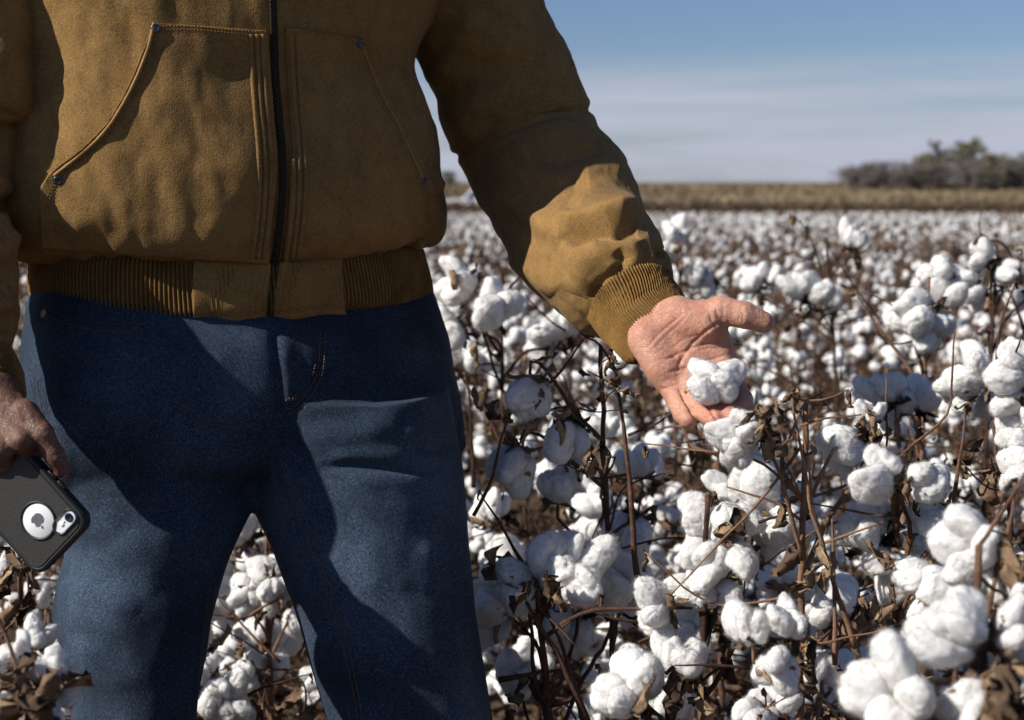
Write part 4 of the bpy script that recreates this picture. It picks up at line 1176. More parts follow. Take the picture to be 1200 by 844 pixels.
# cloth: soft swells, then the folds seen in the photograph
JV = JV + N0 * (.0055 * fbm(JV * [1, 1, .8], 8, 2, 31) + .0022 * fbm(JV * [1, 1, .6], 24, 3, 35))[:, None]
_hem = np.clip((1.155 - JV[:, 2]) / .07, 0, 1)
JV = JV + N0 * (.0034 * fbm(JV * [1, 1, .35], 34, 2, 47) * _hem + .0030 * fbm(JV * [1, 1, .45] + JV[:, [2, 2, 0]] * [.35, 0, 0], 19, 3, 52))[:, None]
JACKET_FOLDS = [
 ([(215, -10), (165, 75), (128, 125), (96, 160)], 17, .020),          # roll of cloth beside the pocket mouth
 ([(150, 60), (108, 120), (70, 172)], 16, -.008),
 ([(95, -10), (70, 80), (40, 170)], 22, .006),
 ([(365, 72), (368, 120), (378, 172)], 17, .0210, 'skew'),
 ([(376, 200), (386, 228)], 9, .011),
 ([(405, 60), (392, 140), (396, 200)], 20, -.005),
 ([(300, 20), (280, 120), (292, 240)], 24, -.004),
 ([(250, 45), (205, 110), (160, 190)], 15, .0045),
 ([(290, 60), (245, 120), (210, 215)], 14, -.0040),
 ([(270, 100), (225, 180)], 12, .0035),
 ([(118, 218), (160, 200), (230, 215)], 14, -.0045),
 ([(98, 268), (180, 258), (290, 268)], 24, .0150), ([(190, 120), (215, 200), (215, 262)], 55, .010),
 ([(140, 302), (152, 286), (150, 272)], 6, -.0045), ([(208, 308), (216, 290), (212, 276)], 6, -.0045), ([(262, 308), (258, 290)], 6, -.003),
 ([(395, 302), (402, 286), (398, 270)], 6, -.004), ([(448, 300), (452, 280)], 6, -.004), ([(486, 290), (492, 262), (488, 240)], 6, -.006),
 ([(470, 150), (492, 205), (512, 250)], 14, .006), ([(505, 200), (514, 216), (520, 212)], 6, -.007),
 ([(455, 120), (478, 190), (484, 250)], 10, -.005),
 ([(440, 20), (470, 80), (500, 140)], 14, -.006), ([(420, 240), (462, 262), (512, 262)], 14, .005),
 ([(340, 255), (400, 262), (470, 252)], 16, .004), ([(345, 232), (420, 225)], 12, -.003),
 ([(25, 215), (40, 245), (60, 262)], 10, -.006),
]
JV = folds(JV, N0, JACKET_FOLDS, N0[:, 1] < .25)
JN = vnormals(JV, JF)
JB = bvh_of(JV, JF)
JACKET = man_obj('jacket', JV, JF, [M_CANVAS], MAN)

# ---------------------------------------------------------------- strips, patches and stitches that lie on the cloth
def patch(bvh, left, right, rows, cols, off, lift=None, roll=1, wav=None):
    """a flat piece of cloth over the surface between a left and a right edge (pixel polylines read over the same parameter)"""
    Lp = cr(left, np.linspace(0, len(left) - 1, rows)); Rp = cr(right, np.linspace(0, len(right) - 1, rows))
    P = np.zeros((rows, cols, 3)); Nn = np.zeros((rows, cols, 3)); last = None
    for i in range(rows):
        for j in range(cols):
            u = j / (cols - 1); p = Lp[i] * (1 - u) + Rp[i] * u; h = cast(bvh, *p)
            if h is None:
                h = last
            P[i, j], Nn[i, j] = h; last = h
    for _ in range(2):
        Nn[1:-1, 1:-1] = (Nn[1:-1, 1:-1] + Nn[:-2, 1:-1] + Nn[2:, 1:-1] + Nn[1:-1, :-2] + Nn[1:-1, 2:])
        Nn /= np.linalg.norm(Nn, axis=2, keepdims=True)
    O = np.full((rows, cols), off)
    if lift is not None:
        for i in range(rows):
            for j in range(cols): O[i, j] += lift(i / (rows - 1), j / (cols - 1))
    top = P + Nn * O[..., None]; bot = P - Nn * .0015
    V = np.concatenate([top.reshape(-1, 3), bot.reshape(-1, 3)]); n = rows * cols
    F = gridF(cols, rows, False)[:, ::-1]
    ring = list(range(cols)) + [cols * i + cols - 1 for i in range(1, rows)] + [cols * (rows - 1) + j for j in range(cols - 2, -1, -1)] + [cols * i for i in range(rows - 2, 0, -1)]
    E = np.array([(ring[k], ring[(k + 1) % len(ring)], ring[(k + 1) % len(ring)] + n, ring[k] + n) for k in range(len(ring))])
    return V, np.concatenate([F, E]), top.reshape(-1, 3), F

def stitch_line(mb, bvhs, pts, pitch=4.2, wid=.00048, off=.0003, gap=.35):
    P = polyline(pts, 1.0); L = len(P); k = 0.0
    while k + pitch < L:
        a, b = P[int(k)], P[int(min(L - 1, k + pitch * (1 - gap)))]
        for bv in bvhs:
            ha, hb = cast(bv, *a), cast(bv, *b)
            if ha and hb and np.linalg.norm(ha[0] - hb[0]) < .02:
                A, B = ha[0] + ha[1] * off, hb[0] + hb[1] * off
                mb.add(*tubeVF(np.array([A - ha[1] * wid, A * .7 + B * .3 + ha[1] * wid * .4, A * .3 + B * .7 + hb[1] * wid * .4, B - hb[1] * wid]), [wid * .6, wid, wid, wid * .6], 4))
                break
        k += pitch

def ridge_line(mb, bvh, pts, r, off=0.0, step=3, n=6):
    P = polyline(pts, step); Q = []
    for p in P:
        h = cast(bvh, *p)
        if h: Q.append(h[0] + h[1] * off)
    if len(Q) > 2: mb.add(*tubeVF(np.array(Q), r, n))

def rel(mb):
    mb.V = [v - MO for v in mb.V]; return mb

def rivet(bvh, px, py, parent, mat, r=.0042):
    h = cast(bvh, px, py)
    if h is None: print('no rivet at', px, py); return
    p, n = h
    t = np.cross(n, [0, 0, 1.0]); t /= np.linalg.norm(t); b = np.cross(n, t)
    th = np.arange(16) * 2 * math.pi / 16; V = []
    prof = [(1.0, -.001), (1.0, .0008), (.86, .0016), (.6, .0017), (.52, .0010), (.30, .0012), (.001, .0015)]
    for k, z in prof: V.append(p + n * z + r * k * (np.cos(th)[:, None] * t + np.sin(th)[:, None] * b))
    V = np.concatenate(V); man_obj('rivet', V, gridF(16, len(prof), True), [mat], parent)

# hand pockets
def pocket_lift_l(t, u): return .0045 * max(0, 1 - u * 16) * (1 if t < .70 else max(0, 1 - (t - .70) * 14)) * min(1, t * 8)
def pocket_lift_r(t, u): return .0035 * max(0, 1 - (1 - u) * 14) * (1 if t < .7 else 0) * min(1, t * 8)
PL_edge = [(179, 27), (170, 62), (148, 112), (116, 160), (62, 206), (50, 236), (49, 266), (50, 288)]
PLV, PLF, PLt, PLg = patch(JB, PL_edge, [(312, 36), (316, 75), (318, 112), (320, 150), (323, 190), (321, 230), (317, 270), (313, 306)], 130, 120, .0040, pocket_lift_l)
POCKET_L = man_obj('pocket', PLV, PLF, [M_CANVAS], JACKET); PLB = bvh_of(PLt, PLg)
PR_edge = [(424, 46), (434, 75), (450, 112), (468, 145), (486, 184), (499, 212), (508, 240), (505, 268), (490, 290)]
PRV, PRF, PRt, PRg = patch(JB, [(334, 32), (335, 65), (337, 100), (339, 135), (342, 170), (341, 205), (338, 240), (334, 275), (330, 306)], PR_edge, 130, 110, .0040, pocket_lift_r)
POCKET_R = man_obj('pocket', PRV, PRF, [M_CANVAS], JACKET); PRB = bvh_of(PRt, PRg)
# placket ridges on both sides of the zip: rows of quilted stitching
ZIP = [(318, -12), (320, 40), (322, 90), (326, 140), (330, 185), (330, 225), (326, 270), (320, 312), (315, 345), (314, 380)]
zx = lambda y: float(np.interp(y, [p[1] for p in ZIP], [p[0] for p in ZIP]))
sh = lambda dx, y0, y1: [(zx(y) + dx, y) for y in np.linspace(y0, y1, 9)]
plk = MB()
for dx, bv in ((-12, PLB), (-19, PLB), (-26, PLB), (14, PRB), (21, PRB), (28, PRB)):
    ridge_line(plk, bv, sh(dx, 40, 303), .0030, -.0009)
rel(plk).obj('placket_pleats', [M_CANVAS], JACKET)

# waistband: ribbed knit with a canvas panel in the middle
WL = [(284, 81, 476, TY, .132), (292, 65, 489, TY, .143), (305, 60.5, 493, TY, .148), (325, 60, 497, TY, .149), (344, 62, 500, TY, .147), (351, 65, 498, TY, .144), (352, 71, 492, TY, .139), (349, 81, 484, TY, .130)]
WV, WF, WNU, WT, WTH = lofted(WL, YAW, 1500, 420, 40)
WN = vnormals(WV, WF)
front = np.clip(-WN[:, 1], 0, 1)
WV[:, 2] -= front ** 1.2 * (.016 + .038 * np.clip(np.repeat(np.linspace(0, 1, 40), WNU) * 1.6, 0, 1))
wx, wy = proj(WV)
arc = np.tile(np.cumsum(np.concatenate([[0], np.linalg.norm(np.diff(WV.reshape(40, -1, 3)[20], axis=0), axis=1)])), 40)
row = np.repeat(np.linspace(0, 1, 40), WNU)
rib = np.clip(np.sin(arc / .0043 * 2 * math.pi + .6 * vnoise(WV, 30, 2)) * 1.4, -1, 1)
WV = WV + WN * (.0035 * fbm(WV, 16, 2, 44))[:, None]
WB = bvh_of(WV + WN * .0016, WF)
WV = WV + WN * (.0019 * rib * np.clip(np.minimum(row, 1 - row) * 14, 0, 1))[:, None]
WAIST = man_obj('waistband', WV, WF, [M_RIB], JACKET)
pv, pf, pt, pg = patch(WB, [(227, 303), (226, 330), (226, 358), (227, 379)], [(316, 309), (315, 335), (312, 360), (310, 383)], 30, 40, .0042, lambda t, u: .0012 * math.sin(u * 9 + t * 3))
man_obj('waistband_panel', pv, pf, [M_CANVAS], WAIST); PN1 = bvh_of(pt, pg)
pv, pf, pt, pg = patch(WB, [(326, 309), (323, 335), (320, 360), (319, 383)], [(399, 303), (400, 330), (402, 355), (403, 376)], 30, 40, .0042, lambda t, u: .0012 * math.sin(u * 8 + t * 4 + 2))
man_obj('waistband_panel', pv, pf, [M_CANVAS], WAIST); PN2 = bvh_of(pt, pg)

# zip: tape, two rows of teeth, slider
zl = [(x - 3.4, y) for x, y in ZIP]; zr = [(x + 4.2, y) for x, y in ZIP]
ALLB = [JB, WB]
class Multi:
    def __init__(s, l): s.l = l
    def ray_cast(s, o, d):
        best = (None, None, None, None)
        for b in s.l:
            h = b.ray_cast(o, d)
            if h[0] is not None and (best[0] is None or (h[0] - o).length < (best[0] - o).length): best = h
        return best
zv, zf, zt, zg = patch(Multi(ALLB), zl, zr, 150, 8, .0030)
ZIPO = man_obj('zipper', zv, zf, [M_ZIPTAPE], JACKET); ZB = bvh_of(zt, zg)
tm = MB(); P = polyline(ZIP, 2.5)
for k, p in enumerate(P[1:-3]):
    h = cast(ZB, p[0] + (1.6 if k % 2 else -.6) + .5, p[1])
    if not h: continue
    n = h[1]; d = np.array([0, 0, 1.0]); s = np.cross(d, n); s /= np.linalg.norm(s); d = np.cross(n, s)
    tm.add(*boxVF(h[0] + n * .0008, (.0026, .0010, .0014), np.stack([s, d, n], 1)))
rel(tm).obj('zipper_teeth', [M_ZIP], ZIPO, smooth=False)

# seams and stitching of the jacket
st = MB()
q = lambda e, dx, dy=0: [(x + dx, y + dy) for x, y in e]
for dx in (5, 9): stitch_line(st, [PLB], q(PL_edge[:5], dx, 2), 4)
for dx in (4, 8): stitch_line(st, [PLB], q(PL_edge[4:], dx), 4)
for dy in (5, 9): stitch_line(st, [PLB], [(183, 26 + dy), (230, 26 + dy), (305, 33 + dy)], 4)
for dx in (-5, -9): stitch_line(st, [PRB], q(PR_edge, dx), 4)
for dy in (5, 9): stitch_line(st, [PRB], [(338, 28 + dy), (380, 32 + dy), (418, 44 + dy)], 4)
for dx, bv in ((-15, PLB), (-22, PLB), (17, PRB), (24, PRB)): stitch_line(st, [bv], sh(dx, 42, 302), 4)
for dx, bv in ((-8, PN1), (-15, PN1), (-22, PN1), (10, PN2), (17, PN2), (24, PN2)): stitch_line(st, [bv], sh(dx, 316, 376), 4)
rel(st).obj('stitching', [M_THREAD], JACKET)
wn = MB()
ridge_line(wn, PLB, q(PL_edge[:5], 1.5), .0017, .0002)
ridge_line(wn, PRB, q(PR_edge[:6], -1.5), .0015, -.0004)
rel(wn).obj('pocket_edge', [M_SEAM], JACKET)
for bv, px, py in ((PLB, 182, 33), (PLB, 68, 211), (PRB, 423, 51), (PRB, 497, 212)): rivet(bv, px, py, JACKET, M_RIVET)

# collar, out of frame but there
CL = [(-186, 205, 372, TY, .072), (-215, 212, 366, TY, .068), (-236, 205, 372, TY + .004, .072), (-238, 214, 364, TY + .004, .066), (-200, 222, 356, TY, .060)]
cv, cf, *_ = lofted(CL, YAW, 60, 60, 20); man_obj('collar', cv, cf, [M_RIB], JACKET)

# ---------------------------------------------------------------- sleeves
def sleeve(pairs, bdepth, rows, nf, nb, fl, seed, amp=1.0):
    C = []; A = []; B = []
    I = [U(p[0], p[1], p[4]) for p in pairs]; Oo = [U(p[2], p[3], p[4]) for p in pairs]
    C = (np.array(I) + np.array(Oo)) / 2; A = (np.array(Oo) - np.array(I)) / 2
    T = np.gradient(C, axis=0)
    B = np.cross(A, T); B /= np.linalg.norm(B, axis=1, keepdims=True)
    B[B[:, 1] > 0] *= -1
    B = B * np.array(bdepth)[:, None]
    V, F, nu, t, th = rings_to_mesh(C, A, B, nf, nb, rows, 2.1)
    n = vnormals(V, F)
    if (n * (V - np.repeat(cr(C, t), nu, 0))).sum() < 0: F = F[:, ::-1]; n = -n
    V = V + n * (amp * (.0045 * fbm(V, 11, 2, seed) + .0020 * fbm(V, 30, 3, seed + 4)))[:, None]
    V = folds(V, n, fl, n[:, 1] < .3)
    return V, F, n, nu

S1 = [(436, -75, 560, -150, 1.6), (452, -20, 622, -50, 1.61), (470, 30, 642, 8, 1.62), (494, 88, 669, 62, 1.63), (522, 158, 692, 127, 1.635), (549, 208, 707, 167, 1.62), (574, 256, 742, 208, 1.57),
      (607, 308, 762, 256, 1.495), (645, 352, 776, 288, 1.415), (672, 370, 784, 306, 1.384), (688, 374, 783, 320, 1.374), (700, 376, 776, 330, 1.37)]
b1 = [.06, .075, .078, .08, .078, .078, .077, .073, .066, .058, .046, .036]
F1 = [
 ([(528, 186), (560, 170), (600, 151), (645, 136), (694, 128)], 4.5, -0.0035, 'full'), ([(530, 176), (560, 160), (600, 141), (645, 127), (692, 119)], 6.0, 0.0022, 'full'),
 ([(705, 170), (690, 176), (660, 182), (640, 190)], 12.6, -0.0081), ([(735, 198), (705, 196), (672, 204)], 17.2, 0.0062),
 ([(752, 240), (715, 246), (668, 232)], 14.9, 0.0062), ([(748, 268), (712, 272), (676, 278), (655, 272)], 9, -.0150), ([(745, 250), (710, 254), (670, 258), (648, 250)], 8, .0090),
 ([(744, 232), (722, 262), (690, 292), (664, 318)], 14.9, 0.0062), ([(700, 285), (730, 278), (758, 272)], 11.5, -0.0056),
 ([(676, 346), (690, 310), (724, 290), (762, 282)], 16.1, 0.0081), ([(700, 340), (720, 318), (770, 300)], 10.3, 0.0056),
 ([(694, 352), (706, 330), (730, 312)], 5.8, -0.0062), ([(752, 312), (756, 296), (750, 284)], 5.8, -0.0056), ([(726, 326), (730, 306), (722, 296)], 5.8, -0.0056), ([(774, 304), (774, 290)], 5.0, -0.0070),
 ([(560, 240), (600, 262), (640, 290), (660, 330)], 16.1, -0.0050), ([(575, 230), (620, 250), (655, 280)], 14.0, 0.0060),
 ([(590, 300), (620, 318), (650, 345)], 9.0, 0.0060), ([(606, 250), (650, 222), (690, 214)], 14.0, -0.0060),
 ([(500, 120), (540, 110), (590, 60)], 16.0, -0.0060), ([(520, 150), (560, 120), (620, 90)], 18.0, 0.0060), ([(640, 60), (600, 90), (560, 100)], 13.0, -0.0040), ([(560, 10), (530, 60), (505, 100)], 14.0, 0.0060),
 ([(660, 150), (630, 160), (600, 182)], 12.0, 0.0040),
]
SV, SF, SN, _ = sleeve(S1, b1, 300, 360, 130, F1, 51)
SLEEVE = man_obj('sleeve', SV, SF, [M_CANVAS], JACKET); SB = bvh_of(SV, SF)
S2 = [(140, -75, -60, -150, 1.42), (100, -40, -110, -70, 1.39), (60, 0, -140, -10, 1.37), (54, 71, -142, 66, 1.36), (47, 133, -138, 133, 1.35), (29, 163, -136, 166, 1.345), (5, 225, -132, 222, 1.315), (10, 256, -124, 256, 1.295),
      (15, 292, -112, 292, 1.275), (14, 350, -98, 350, 1.25), (8, 384, -88, 388, 1.24), (4, 402, -80, 408, 1.235), (-6, 404, -70, 410, 1.235)]
b2 = [.06, .075, .08, .082, .08, .078, .074, .072, .07, .064, .056, .046, .036]
F2 = [([(-60, 150), (-10, 146), (44, 152)], 3.2, -.0060, 'full'), ([(-60, 141), (-10, 137), (46, 142)], 6, .002, 'full'), ([(0, 40), (20, 100), (30, 140)], 14, .007), ([(-30, 200), (-5, 215), (12, 232)], 12, .008), ([(-30, 245), (0, 240), (12, 236)], 10, -.009),
      ([(-20, 300), (5, 290), (22, 270)], 12, .008), ([(-30, 380), (-10, 360), (20, 352)], 10, .009), ([(-20, 395), (5, 385), (18, 366)], 6, -.007), ([(-60, 330), (-20, 322), (20, 318)], 12, -.006)]
SV2, SF2, SN2, _ = sleeve(S2, b2, 220, 200, 100, F2, 61)
SLEEVE2 = man_obj('sleeve', SV2, SF2, [M_CANVAS], JACKET); SB2 = bvh_of(SV2, SF2)

def cuff(pairs, bd, ribs, parent_sleeve):
    I = np.array([U(p[0], p[1], p[4]) for p in pairs]); Oo = np.array([U(p[2], p[3], p[4]) for p in pairs])
    C = (I + Oo) / 2; A = (Oo - I) / 2; T = np.gradient(C, axis=0)
    B = np.cross(A, T); B /= np.linalg.norm(B, axis=1, keepdims=True); B[B[:, 1] > 0] *= -1; B = B * np.array(bd)[:, None]
    V, F, nu, t, th = rings_to_mesh(C, A, B, ribs * 6, ribs * 6, 46, 2.1)
    n = vnormals(V, F)
    if (n * (V - np.repeat(cr(C, t), nu, 0))).sum() < 0: F = F[:, ::-1]; n = -n
    row = np.repeat(np.linspace(0, 1, 46), nu); col = np.tile(np.arange(nu), 46)
    w = np.clip(np.sin(col / nu * ribs * 2 * 2 * math.pi + .5 * vnoise(V, 40, 3)) * 1.4, -1, 1)
    V = V + n * (.0012 * w * np.clip(row * 6, 0, 1) * np.clip((1 - row) * 9, 0, 1) + .0022 * fbm(V, 26, 2, 71) + .0005 * vnoise(V, 500, 5))[:, None]
    return man_obj('cuff', V, F, [M_RIB], parent_sleeve)
CUFF1 = cuff([(700, 376, 779, 322, 1.374), (690, 371, 781, 315, 1.374), (692, 378, 785, 321, 1.370), (705, 393, 790, 330, 1.360), (722, 410, 794, 338, 1.350), (734, 422, 798, 346, 1.340), (738, 423, 798, 351, 1.338), (741, 417, 795, 354, 1.340), (736, 406, 788, 350, 1.346)],
     [.034, .042, .043, .042, .040, .038, .035, .031, .031], 46, SLEEVE)
CUFF2 = cuff([(-4, 396, -72, 400, 1.235), (6, 398, -82, 404, 1.235), (11, 408, -80, 414, 1.235), (20, 426, -76, 432, 1.228), (25, 448, -70, 454, 1.22), (25, 453, -69, 459, 1.215), (20, 455, -64, 460, 1.215), (14, 446, -58, 452, 1.217)],
     [.035, .042, .043, .041, .039, .036, .032, .030], 46, SLEEVE2)
s2 = MB()
for d in (4, 9): stitch_line(s2, [SB], [(533, 183 - d), (565, 166 - d), (602, 148 - d), (645, 133 - d), (691, 125 - d)], 4)
rel(s2).obj('stitching', [M_THREAD], SLEEVE)
s2 = MB()
for d in (4, 9): stitch_line(s2, [SB2], [(2, 149 - d), (20, 150 - d), (34, 153 - d)], 4)
rel(s2).obj('stitching', [M_THREAD], SLEEVE2)

# ---------------------------------------------------------------- jeans
def remeshed(parts, vox, name, it=4):
    Vs = np.concatenate([p[0] for p in parts]); n = 0; Fs = []
    for V, F in parts: Fs += [f + n for f in F]; n += len(V)
    me = mesh_arr(name, Vs, [np.concatenate([f for f in Fs if f.shape[1] == 4]), np.concatenate([f for f in Fs if f.shape[1] == 3])]); o = bpy.data.objects.new(name, me); COL.objects.link(o)
    md = o.modifiers.new('r', 'REMESH'); md.mode = 'VOXEL'; md.voxel_size = vox
    ev = o.evaluated_get(bpy.context.evaluated_depsgraph_get()); m2 = ev.to_mesh()
    V = np.zeros(len(m2.vertices) * 3, np.float32); m2.vertices.foreach_get('co', V); V = V.reshape(-1, 3).astype(float)
    F4 = np.array([p.vertices[:] for p in m2.polygons if len(p.vertices) == 4])
    ev.to_mesh_clear(); bpy.data.objects.remove(o); bpy.data.meshes.remove(me)
    return relax(V, F4, it), F4

def capped(levels, yaw, rows=90, ex=2.15):
    V, F, nu, *_ = lofted(levels, yaw, 70, 70, rows, ex)
    n = len(V); c0 = V[:nu].mean(0); c1 = V[-nu:].mean(0)
    V = np.concatenate([V, [c0, c1]])
    k = np.arange(nu); k2 = (k + 1) % nu
    e = (rows - 1) * nu
    a = np.cross(V[F[0, 1]] - V[F[0, 0]], V[F[0, 2]] - V[F[0, 1]]).dot(V[F[0, 0]] - c0) > 0      # sides face outwards?
    if not a: F = F[:, ::-1]
    T = np.concatenate([np.stack([np.full(nu, n), k, k2], 1), np.stack([np.full(nu, n + 1), e + k2, e + k], 1)])
    up = np.cross(V[T[0, 1]] - V[T[0, 0]], V[T[0, 2]] - V[T[0, 0]])[2] > 0
    if up != (c0[2] > c1[2]): T = T[:, ::-1]
    return V, [F, T]
PEL = [(322, 69, 486, 1.49, .118), (345, 59, 496, 1.49, .130), (370, 55, 507, 1.485, .137), (400, 52, 517, 1.475, .140), (440, 50, 525, 1.468, .139), (480, 47, 533, 1.462, .132), (520, 55, 538, 1.458, .118), (545, 71, 536, 1.455, .085), (562, 145, 470, 1.455, .04)]
LLEG = [(450, 44, 296, 1.45, .105), (500, 46, 300, 1.43, .11), (545, 56, 303, 1.41, .106), (580, 66, 297, 1.395, .10), (610, 74, 283, 1.38, .096), (645, 77, 268, 1.37, .092), (680, 69, 256, 1.36, .090), (715, 63, 247, 1.353, .088), (745, 67, 242, 1.347, .085), (775, 77, 239, 1.342, .082), (805, 83, 235, 1.338, .081), (845, 80, 231, 1.335, .08),
        (920, 84, 232, 1.33, .078), (1010, 96, 226, 1.36, .074), (1100, 108, 224, 1.4, .068), (1220, 104, 232, 1.41, .068), (1300, 102, 236, 1.41, .07)]
RLEG = [(450, 270, 526, 1.48, 0.135), (500, 274, 534, 1.475, 0.142), (545, 284, 541, 1.462, 0.139), (580, 296, 546, 1.445, 0.126), (610, 308, 549, 1.43, 0.116), (645, 323, 552, 1.415, 0.107), (680, 335, 555, 1.403, 0.101), (715, 347, 558, 1.391, .094), (745, 356, 562, 1.385, .092), (775, 366, 566, 1.38, .09), (805, 377, 571, 1.376, .09), (845, 389, 578, 1.37, .088),
        (920, 404, 586, 1.365, .085), (1010, 420, 584, 1.38, .08), (1100, 436, 580, 1.4, .072), (1220, 440, 590, 1.41, .072), (1300, 436, 592, 1.41, .074)]
DV, DF = remeshed([capped(PEL, YAW, 90, 2.4), capped(LLEG, math.radians(37), 150, 2.5), capped(RLEG, math.radians(6), 150, 2.2)], .0034, 'jeans', 3)
DN = vnormals(DV, DF)
if (DN[:, 1] * (DV[:, 1] - 1.45)).sum() < 0: DF = DF[:, ::-1]; DN = -DN
DV = DV + DN * (.0026 * fbm(DV * [1, 1, .8], 7, 2, 81) + .0012 * fbm(DV * [1, 1, .7], 26, 3, 86))[:, None]
DENIM_FOLDS = [
 ([(322, 392), (326, 440), (327, 484)], 5, -0.0050, 'full'), ([(335, 392), (338, 440), (340, 480)], 8, 0.0018),
 ([(378, 392), (373, 440), (352, 474), (332, 488)], 4, -0.0016, 'full'),
 ([(330, 500), (300, 512), (250, 508), (190, 480)], 12, -0.0030), ([(325, 520), (280, 545), (220, 560)], 14, 0.0030), ([(318, 545), (290, 575), (270, 600)], 9, -0.0030),
 ([(335, 495), (390, 488), (450, 470), (500, 448)], 13, -0.0030), ([(345, 520), (400, 515), (470, 500)], 13, 0.0035),
 ([(372, 548), (410, 545), (455, 548), (500, 552), (524, 546)], 5, -0.0065), ([(385, 536), (430, 532), (480, 536)], 9, 0.0030), ([(400, 562), (450, 564), (510, 566)], 10, 0.0025),
 ([(470, 505), (500, 512), (530, 508)], 8, 0.0030), ([(480, 524), (510, 528), (536, 524)], 6, -0.0050),
 ([(500, 590), (520, 600), (546, 596)], 8, 0.0025), ([(490, 640), (515, 660), (550, 668)], 12, 0.0030), ([(480, 610), (505, 625), (545, 630)], 8, -0.0025), ([(470, 690), (510, 700), (552, 700)], 10, -0.0025),
 ([(420, 560), (436, 640), (430, 720), (440, 800)], 22, 0.0030), ([(360, 640), (390, 700), (400, 780)], 16, -0.0025),
 ([(66, 700), (110, 690), (160, 720)], 16, 0.0040), ([(70, 745), (110, 750), (150, 770)], 14, -0.0040), ([(80, 790), (130, 800), (180, 790)], 14, 0.0025),
 ([(110, 610), (150, 640), (190, 690)], 18, 0.0025), ([(90, 650), (120, 640), (160, 610)], 12, -0.0025), ([(120, 440), (160, 520), (190, 600)], 22, 0.0025),
 ([(60, 480), (70, 520), (84, 560)], 8, 0.0025), ([(46, 410), (70, 430), (110, 440)], 12, -0.0020), ([(200, 600), (230, 660), (236, 740)], 14, -0.0025), ([(215, 700), (190, 760), (180, 830)], 14, 0.0020),
 ([(60, 372), (105, 383), (150, 385), (168, 378)], 5, 0.0030, 'full'), ([(62, 366), (105, 376), (160, 372)], 3.5, -0.0030, 'full'),
 ([(328, 545), (344, 590), (362, 640), (380, 690), (396, 740), (410, 800), (420, 850)], 4.5, 0.0022, 'full'), ([(322, 546), (338, 592), (356, 642), (374, 692), (390, 742), (404, 802), (414, 852)], 3, -0.0022, 'full'),
 ([(46, 446), (56, 500), (66, 545)], 3.5, 0.0022, 'full'),
 ([(440, 372), (480, 364), (500, 360)], 4, 0.0020), ([(440, 378), (480, 370), (504, 366)], 3, -0.0020),
]
DV = folds(DV, DN, DENIM_FOLDS, DN[:, 1] < .3)
JEANS = man_obj('jeans', DV, DF, [M_DENIM], MAN); DB = bvh_of(DV, DF)
js = MB()
for pts in ([(381, 392), (377, 440), (356, 474), (336, 486)], [(375, 392), (371, 438), (352, 470), (334, 481)],
            [(330, 545), (346, 590), (364, 640), (382, 690), (398, 740), (412, 800), (421, 850)], [(335, 543), (351, 588), (369, 638), (387, 688), (403, 738), (417, 798), (426, 848)],
            [(54, 370), (100, 385), (150, 388), (172, 376)], [(54, 363), (100, 377), (150, 380), (166, 371)], [(43, 446), (53, 500), (62, 545)],
            [(252, 690), (243, 750), (234, 845)], [(246, 690), (237, 750), (228, 845)], [(335, 467), (352, 466)], [(335, 469), (352, 468)], [(366, 440), (370, 424)]):
    stitch_line(js, [DB], pts, 3.6, .0006, .0004)
rel(js).obj('stitching', [M_JTHREAD], JEANS)
rivet(DB, 52, 368, JEANS, M_COPPER, .0045)
# boots on the soil
for cx, cy, yaw in ((-.36, 1.33, -.25), (-.08, 1.35, .28)):
    L = []
    for y, w, h, z in ((.10, .022, .04, .05), (.085, .036, .055, .058), (.04, .041, .07, .07), (-.02, .041, .075, .075), (-.08, .046, .055, .055), (-.13, .046, .042, .042), (-.165, .036, .034, .036), (-.185, .014, .016, .028)):
        L.append((y, w, h, z))
    th = np.arange(28) * 2 * math.pi / 28; V = []
    for y, w, h, z in L:
        ring = np.stack([w * np.cos(th), np.full(28, y), z + h * np.sin(th)], 1); ring[:, 2] = np.maximum(ring[:, 2], .004); V.append(ring)
    V = np.concatenate(V); c, s = math.cos(yaw), math.sin(yaw)
    V = np.stack([V[:, 0] * c - V[:, 1] * s + cx, V[:, 0] * s + V[:, 1] * c + cy, V[:, 2]], 1)
    b = MB(); b.add(V, gridF(28, len(L), True)); b.add(*tubeVF(np.array([[cx, cy + .05, .05], [cx, cy + .055, .14], [cx, cy + .06, .2]]), [.05, .052, .056], 20))
    rel(b).obj('boot', [M_BOOT], MAN)

# ---------------------------------------------------------------- the body: hands in detail, the rest plain under the clothes
def sdf_mesh(prims, h, k, pad=.02, extra=None):
    pts = np.array([p[i] for p in prims for i in (0, 1)]); rm = max(max(p[2], p[3]) for p in prims)
    lo = pts.min(0) - rm - pad; hi = pts.max(0) + rm + pad
    def f(X, Y, Z):
        D = None
        groups = {}
        for p in prims:
            d = rcone(X, Y, Z, np.asarray(p[0], float), np.asarray(p[1], float), p[2], p[3])
            g = p[4] if len(p) > 4 else 0
            groups[g] = d if g not in groups else smin(groups[g], d, p[5] if len(p) > 5 else k)
        D = groups.pop(0)
        for g in groups: D = smin(D, groups[g], .0045)       # fingers stay apart but root smoothly in the palm
        if extra is not None: D = extra(D, X, Y, Z)
        return D
    V, F = surface_nets(f, lo, hi, h)
    return V, F

